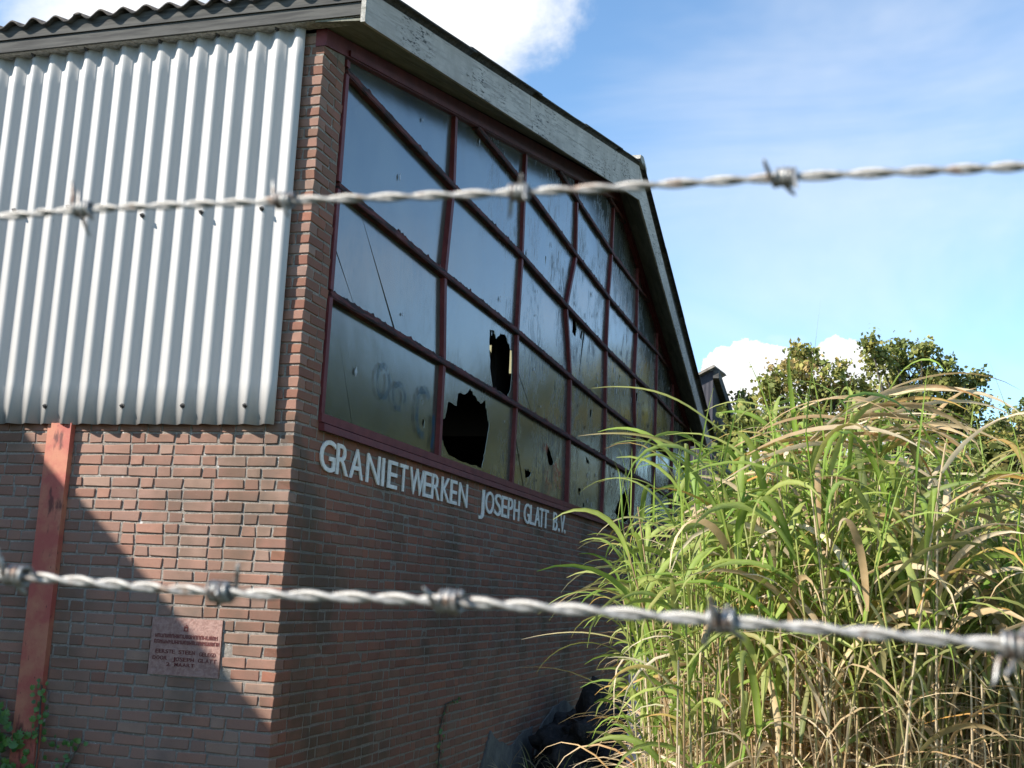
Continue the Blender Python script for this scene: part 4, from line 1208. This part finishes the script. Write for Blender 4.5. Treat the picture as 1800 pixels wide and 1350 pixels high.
def cane(X, D):
    key = 'left' if X < 1270 else ('mid' if X < 1610 else 'right'); root, ST, LF = CL[key]
    x = CAM.x + D * (FW.x + RT.x * (X - 900) / 2046.7) ; y = CAM.y + D * (FW.y + RT.y * (X - 900) / 2046.7)
    Ht = float(min(top_h(X, D), 3.35)) * rng.uniform(.80, 1.0)
    if rng.random() < .12: Ht *= .75
    laz = rng.uniform(0, 6.28); ln = rng.uniform(.02, .16)
    if X < 1200: laz = math.pi + rng.uniform(-.7, .7); ln = rng.uniform(.02, .14)
    if key == 'right': ln *= 1.6
    n_ = 8; t = np.linspace(0, 1, n_)
    pts = np.stack([x + math.cos(laz) * ln * Ht * t ** 2, y + math.sin(laz) * ln * Ht * t ** 2, GZ + Ht * .97 * t * (1 - .03 * ln * t)], 1)
    greeny = {'left': .55, 'mid': .18, 'right': .22}[key]
    dead = rng.random() > greeny + .15
    c0 = pick(TAN) * (.95 if dead else .8); c1 = pick(TAN) if dead and rng.random() < .5 else pick(GREEN) * 1.2
    ST.stem(pts, rng.uniform(.0048, .0085), .003, c0, c1)
    nl = int(rng.integers(10, 16)); a0 = rng.uniform(0, 6.28)
    for i in range(nl):
        f = .25 + .73 * (i + rng.uniform(0, .8)) / nl; f = min(f, .99)
        k = f * (n_ - 1); i0 = int(k); p = pts[i0] + (pts[min(i0 + 1, n_ - 1)] - pts[i0]) * (k - i0)
        az = a0 + i * math.pi + rng.uniform(-.5, .5)
        if X < 1180 and rng.random() < .55: az = math.pi + rng.uniform(-.9, .6)
        up = f > {'left': .60, 'mid': .74, 'right': .68}[key]
        if up:
            r_ = rng.random()
            gp_ = {'left': .82, 'mid': .60, 'right': .38}[key]
            if r_ < gp_: ca = pick(GREEN); cb = pick(GREEN) if rng.random() < .6 else pick(YEL)
            elif r_ < gp_ + .15: ca = pick(OLV) if key == 'right' else pick(YEL); cb = pick(YEL) if rng.random() < .5 else pick(ORG)
            else: ca = pick(TAN); cb = pick(TAN)
            if key == 'right' and rng.random() < .5: ca = pick(OLV)
            LF.blade(p, az, rng.uniform(.15, .7), rng.uniform(1.5, 2.9), rng.uniform(.36, .72) * (.62 if X < 1260 else 1), rng.uniform(.016, .029), ca, cb, tw=rng.uniform(-.5, .5))
        else:
            ca = pick(TAN) if rng.random() < .88 else pick(ORG)
            if rng.random() < .12: ca = pick(OLV)
            LF.blade(p, az, rng.uniform(.5, 1.4), rng.uniform(1.2, 2.4), rng.uniform(.25, .65), rng.uniform(.006, .0135), ca, pick(TAN), nseg=7, tw=rng.uniform(-1.2, 1.2))
    # upright rolled new leaf
    if rng.random() < .35:
        LF.blade(pts[-1], rng.uniform(0, 6.28), rng.uniform(.0, .25), rng.uniform(.1, .5), rng.uniform(.25, .5), .007, pick(GREEN), pick(GREEN), nseg=6)


for i in range(760):
    X = 1160 + 805 * rng.random() ** .92; D = 3.75 + 4.4 * rng.random() ** 1.3
    if X < 1230: D = max(D, 4.5) + rng.uniform(0, .7)
    if X < 1215 and rng.random() < .5: continue
    cane(X, D)
# extra bare canes deep in the clump
for i in range(950):
    X = 1180 + 790 * rng.random(); D = rng.uniform(3.7, 6.6); key = 'left' if X < 1270 else ('mid' if X < 1610 else 'right'); root, ST, LF = CL[key]
    x = CAM.x + D * (FW.x + RT.x * (X - 900) / 2046.7); y = CAM.y + D * (FW.y + RT.y * (X - 900) / 2046.7); Ht = float(min(top_h(X, D), 3.25)) * rng.uniform(.5, .78)
    la = rng.uniform(0, 6.28); ln = rng.uniform(0, .12); t = np.linspace(0, 1, 6)
    pts = np.stack([x + math.cos(la) * ln * Ht * t, y + math.sin(la) * ln * Ht * t, GZ + Ht * t], 1); c = pick(TAN) * rng.uniform(.85, 1.3)
    ST.stem(pts, rng.uniform(.004, .0078), .003, c, pick(TAN))
    for q in range(4):
        f = rng.uniform(.2, .95); p = pts[0] + (pts[-1] - pts[0]) * f
        LF.blade(p, rng.uniform(0, 6.28), rng.uniform(.4, 2.2), rng.uniform(.6, 1.6), rng.uniform(.12, .4), rng.uniform(.004, .010), pick(TAN), pick(TAN) if rng.random() < .9 else pick(ORG), nseg=6, tw=rng.uniform(-1.5, 1.5))
# low thin dry leaves tangling at the front
for i in range(1500):
    X = 1150 + 810 * rng.random(); D = rng.uniform(3.6, 5.6); key = 'left' if X < 1270 else ('mid' if X < 1610 else 'right'); LF = CL[key][2]
    if X < 1200: D += .8
    x = CAM.x + D * (FW.x + RT.x * (X - 900) / 2046.7); y = CAM.y + D * (FW.y + RT.y * (X - 900) / 2046.7)
    c = pick(TAN) if rng.random() < .82 else (pick(YEL) if rng.random() < .5 else pick(OLV))
    LF.blade((x, y, GZ + rng.uniform(.1, 1.25)), rng.uniform(0, 6.28), rng.uniform(.1, 1.4), rng.uniform(.8, 2.6), rng.uniform(.25, .8), rng.uniform(.005, .014), c, pick(TAN), tw=rng.uniform(-1, 1))


def hero(X, Y, D, az, th0, bend, L, wd, c0, c1, key, tw=0.0):
    p = wp(X, Y, D); CL[key][2].blade(tuple(p), az, th0, bend, L, wd, c0, c1, nseg=12, tw=tw, keep=True)


G = lambda: pick(GREEN); Yl = lambda: pick(YEL); Tn = lambda: pick(TAN); Og = lambda: pick(ORG)
# long straw leaves arching from the top of the tallest clump towards the right
for i in range(26):
    hero(1440 + rng.uniform(-60, 90), 735 + rng.uniform(-30, 70), rng.uniform(3.9, 4.5), rng.uniform(-.8, .8), rng.uniform(.8, 1.4), rng.uniform(1.1, 1.9), rng.uniform(.4, .68), rng.uniform(.014, .022), Tn(), Tn() if i % 3 else Og(), 'mid', rng.uniform(-.4, .4))
for i in range(16):
    hero(1330 + rng.uniform(-60, 120), 770 + rng.uniform(-20, 80), rng.uniform(3.8, 4.5), rng.uniform(-.6, .6), rng.uniform(.9, 1.3), rng.uniform(1.2, 2.0), rng.uniform(.4, .65), rng.uniform(.014, .022), Tn() if i % 4 else Og(), Tn(), 'mid', rng.uniform(-.4, .4))
# broad green blades fanning at the front left
for i in range(46):
    hero(1245 + rng.uniform(-60, 160), 930 + rng.uniform(-110, 90), rng.uniform(4.4, 5.0), rng.uniform(0, 6.28) if i % 2 else math.pi + rng.uniform(-.7, .7), rng.uniform(.05, .5), rng.uniform(1.6, 2.8), rng.uniform(.32, .55), rng.uniform(.016, .026), G(), G() if i % 3 else Yl(), 'left', rng.uniform(-.4, .4))
for i in range(40):
    hero(1480 + rng.uniform(-90, 90), 805 + rng.uniform(-30, 110), rng.uniform(3.9, 4.6), rng.uniform(0, 6.28), rng.uniform(.05, .6), rng.uniform(1.5, 2.6), rng.uniform(.35, .6), rng.uniform(.014, .024), G(), G() if i % 3 else Yl(), 'mid', rng.uniform(-.4, .4))
for i in range(11):     # upright spears against the sky
    hero(1150 + i * 42 + rng.uniform(-15, 15), float(np.interp(1150 + i * 42, [p_[0] for p_ in PROF], [p_[1] for p_ in PROF])) + 95, rng.uniform(4.1, 4.8), rng.uniform(0, 6.28), rng.uniform(0, .18), rng.uniform(.05, .3), rng.uniform(.15, .28), .009, G(), G(), 'left' if i < 4 else 'mid')
# leaves reaching left across the window and the dark wall
for (X, Y, L, th, bd, wd) in ((1290, 770, .60, .9, .9, .014), (1270, 800, .62, 1.15, .6, .012), (1230, 860, .42, .6, 1.6, .014), (1190, 960, .5, .6, 1.9, .012), (1180, 1010, .55, .7, 1.7, .013),
                              (1150, 1080, .5, .7, 1.9, .014), (1150, 1110, .55, .8, 1.9, .013), (1170, 1150, .62, 1.1, .75, .011), (1140, 1130, .6, .6, 2.2, .012), (1120, 1090, .45, .9, 1.6, .009), (1130, 1200, .5, .8, 2.0, .010), (1180, 1080, .6, .6, 2.1, .015)):
    for r_ in range(1):
        hero(X + rng.uniform(-15, 15), Y + rng.uniform(-12, 12), rng.uniform(4.4, 5.0), math.pi + rng.uniform(-.3, .3), th + rng.uniform(-.1, .1), bd, L * rng.uniform(.85, 1.1), wd * rng.uniform(.8, 1.2), G() if rng.random() < .5 else Yl(), Tn() if rng.random() < .6 else Yl(), 'left')
for i in range(20):     # yellow green arcs low in front
    hero(1300 + rng.uniform(-110, 480), 1260 + rng.uniform(-60, 80), rng.uniform(3.4, 4.0), rng.uniform(0, 6.28), rng.uniform(.1, .6), rng.uniform(1.4, 2.4), rng.uniform(.35, .6), rng.uniform(.010, .018), Yl() if i % 2 else pick(OLV), Yl() if i % 3 else Tn(), 'mid' if i % 2 else 'right', rng.uniform(-.3, .3))
for key, (root, ST, LF) in CL.items():
    ST.build('canes', root); LF.build('leaf_mass', root)
    for V, F, C in LF.single[:100]:
        obj('leaf', np_mesh('leaf', V, F, C), 'blade', root, True)
    ex = Blades()
    for V, F, C in LF.single[100:]: ex.V.append(V); ex.F.append(F + ex.k); ex.T.append(C); ex.k += len(V)
    ex.build('more_leaves', root)

# ------------------------------------------------------------------ ivy, debris, leaning board
def ivy_leaf_mesh():
    pts = [(0, -.5), (.28, -.42), (.5, -.05), (.26, .02), (.3, .3), (.08, .22), (0, .55), (-.08, .22), (-.3, .3), (-.26, .02), (-.5, -.05), (-.28, -.42)]
    V = [(x, 0.06 * abs(x) * 4 * .3, z) for x, z in pts] + [(0, -.05, -.05)]
    me = bpy.data.meshes.new('leaf'); me.from_pydata(V, [], [(12, (i + 1) % 12, i) for i in range(12)]); me.materials.append(MATS['ivy_leaf']); me.update(); return me


ILM = ivy_leaf_mesh()


def ivy(name, label, stems, leaves, facing, cat='ivy'):
    root = empty(name, stems[0][0], label, cat)
    s = MB()
    for st_ in stems: s.tube(st_, .006, 5)
    s.obj('stem', 'bark', root)
    for (x, y, z, sz) in leaves:
        o = bpy.data.objects.new('leaf', ILM); o.location = (x, y, z); o.scale = (sz,) * 3
        o.rotation_euler = (random.uniform(-.7, .3), random.uniform(-.9, .9), random.uniform(-.6, .6) + (math.pi / 2 if facing == 'g' else 0)); COL.objects.link(o); place(o, root)


lv = []
for i in range(26):
    f = i / 25; lv.append((-1.63 + .05 * math.sin(i * 1.9) - .04 * f, -.07 + random.uniform(-.03, 0), -2.2 + f * .38, random.uniform(.03, .06)))
for i in range(190):
    x = random.gauss(-1.97, .15); z = random.uniform(-2.6, -1.90 - abs(x + 2.0) * .8); lv.append((x, -.10 + random.uniform(-.10, .02), z, random.uniform(.045, .085)))
for i in range(22): lv.append((random.uniform(-1.66, -1.25), -.05, random.uniform(-2.42, -2.16), random.uniform(.025, .05)))
ivy('ivy_plant', 'green ivy climbing the red post at the bottom left corner', [[(-2.0, -.06, GZ), (-2.05, -.05, -2.4), (-2.1, -.05, -2.15)], [(-1.7, -.08, GZ), (-1.64, -.07, -2.3), (-1.66, -.07, -1.85)], [(-1.6, -.03, GZ), (-1.45, -.03, -2.4), (-1.35, -.03, -2.2)]], lv, 's')
lv = []
for i in range(30): f = i / 29; lv.append((.02, 3.08 + .07 * math.sin(i) + .12 * f, -2.65 + f * .55, random.uniform(.02, .045)))
for i in range(8): lv.append((.02, 3.3 + i * .04, -2.09 + random.uniform(-.02, .02), .03))
ivy('ivy_vine', 'thin dark ivy runner climbing the shaded gable wall', [[(.012, 3.05, GZ), (.012, 3.12, -2.5), (.012, 3.10, -2.3), (.012, 3.22, -2.1), (.012, 3.6, -2.08)]], lv, 'g')

bm = bmesh.new(); bmesh.ops.create_icosphere(bm, subdivisions=5, radius=1)
for v in bm.verts:
    n_ = noise.noise(v.co * 2.2) * .35 + noise.noise(v.co * 6) * .22 + noise.noise(v.co * 15) * .12
    v.co = Vector((v.co.x * .75, v.co.y * 1.5, v.co.z * .72)) * (1 + n_); v.co.z = max(v.co.z, -.2)
me = bpy.data.meshes.new('heap'); bm.to_mesh(me); bm.free()
HP = obj('rubbish_heap', me, 'black_debris', None, True, (.75, 6.9, GZ + .05)); tag(HP, 'black charred heap of rubbish at the foot of the gable wall beside the grass', 'rubbish heap')
s = MB()
for i in range(14):
    a = Vector((random.uniform(.3, 1.5), random.uniform(5.8, 7.6), GZ + random.uniform(.35, .7))); s.beam(a, a + Vector((random.uniform(-.3, .3), random.uniform(-.5, .5), random.uniform(-.15, .2))), .02, .05)
s.obj('broken_slats', 'black_debris', HP)['kind'] = 'stuff'
WD = Blades()
for i in range(260):
    yq = rng.uniform(1.5, 9.5); WD.blade((rng.uniform(.05, .9), yq, GZ), rng.uniform(0, 6.28), rng.uniform(.1, .7), rng.uniform(.6, 2.0), rng.uniform(.15, .5), rng.uniform(.006, .014), pick(GREEN) * .7 if rng.random() < .5 else pick(TAN) * .7, pick(TAN), nseg=6)
wo = WD.build('weeds', None); tag(wo, 'sparse weeds and dry grass along the foot of the gable wall', 'weeds')
BB = MB().hexa([(2.20, .20, GZ), (2.36, .20, GZ), (2.36, .24, GZ), (2.20, .24, GZ), (2.18, .32, -1.42), (2.31, .32, -1.44), (2.31, .36, -1.44), (2.18, .36, -1.42)]).obj('painted_board', 'blue_board')
tag(BB, 'weathered blue grey painted board leaning behind the green grass clump', 'board')
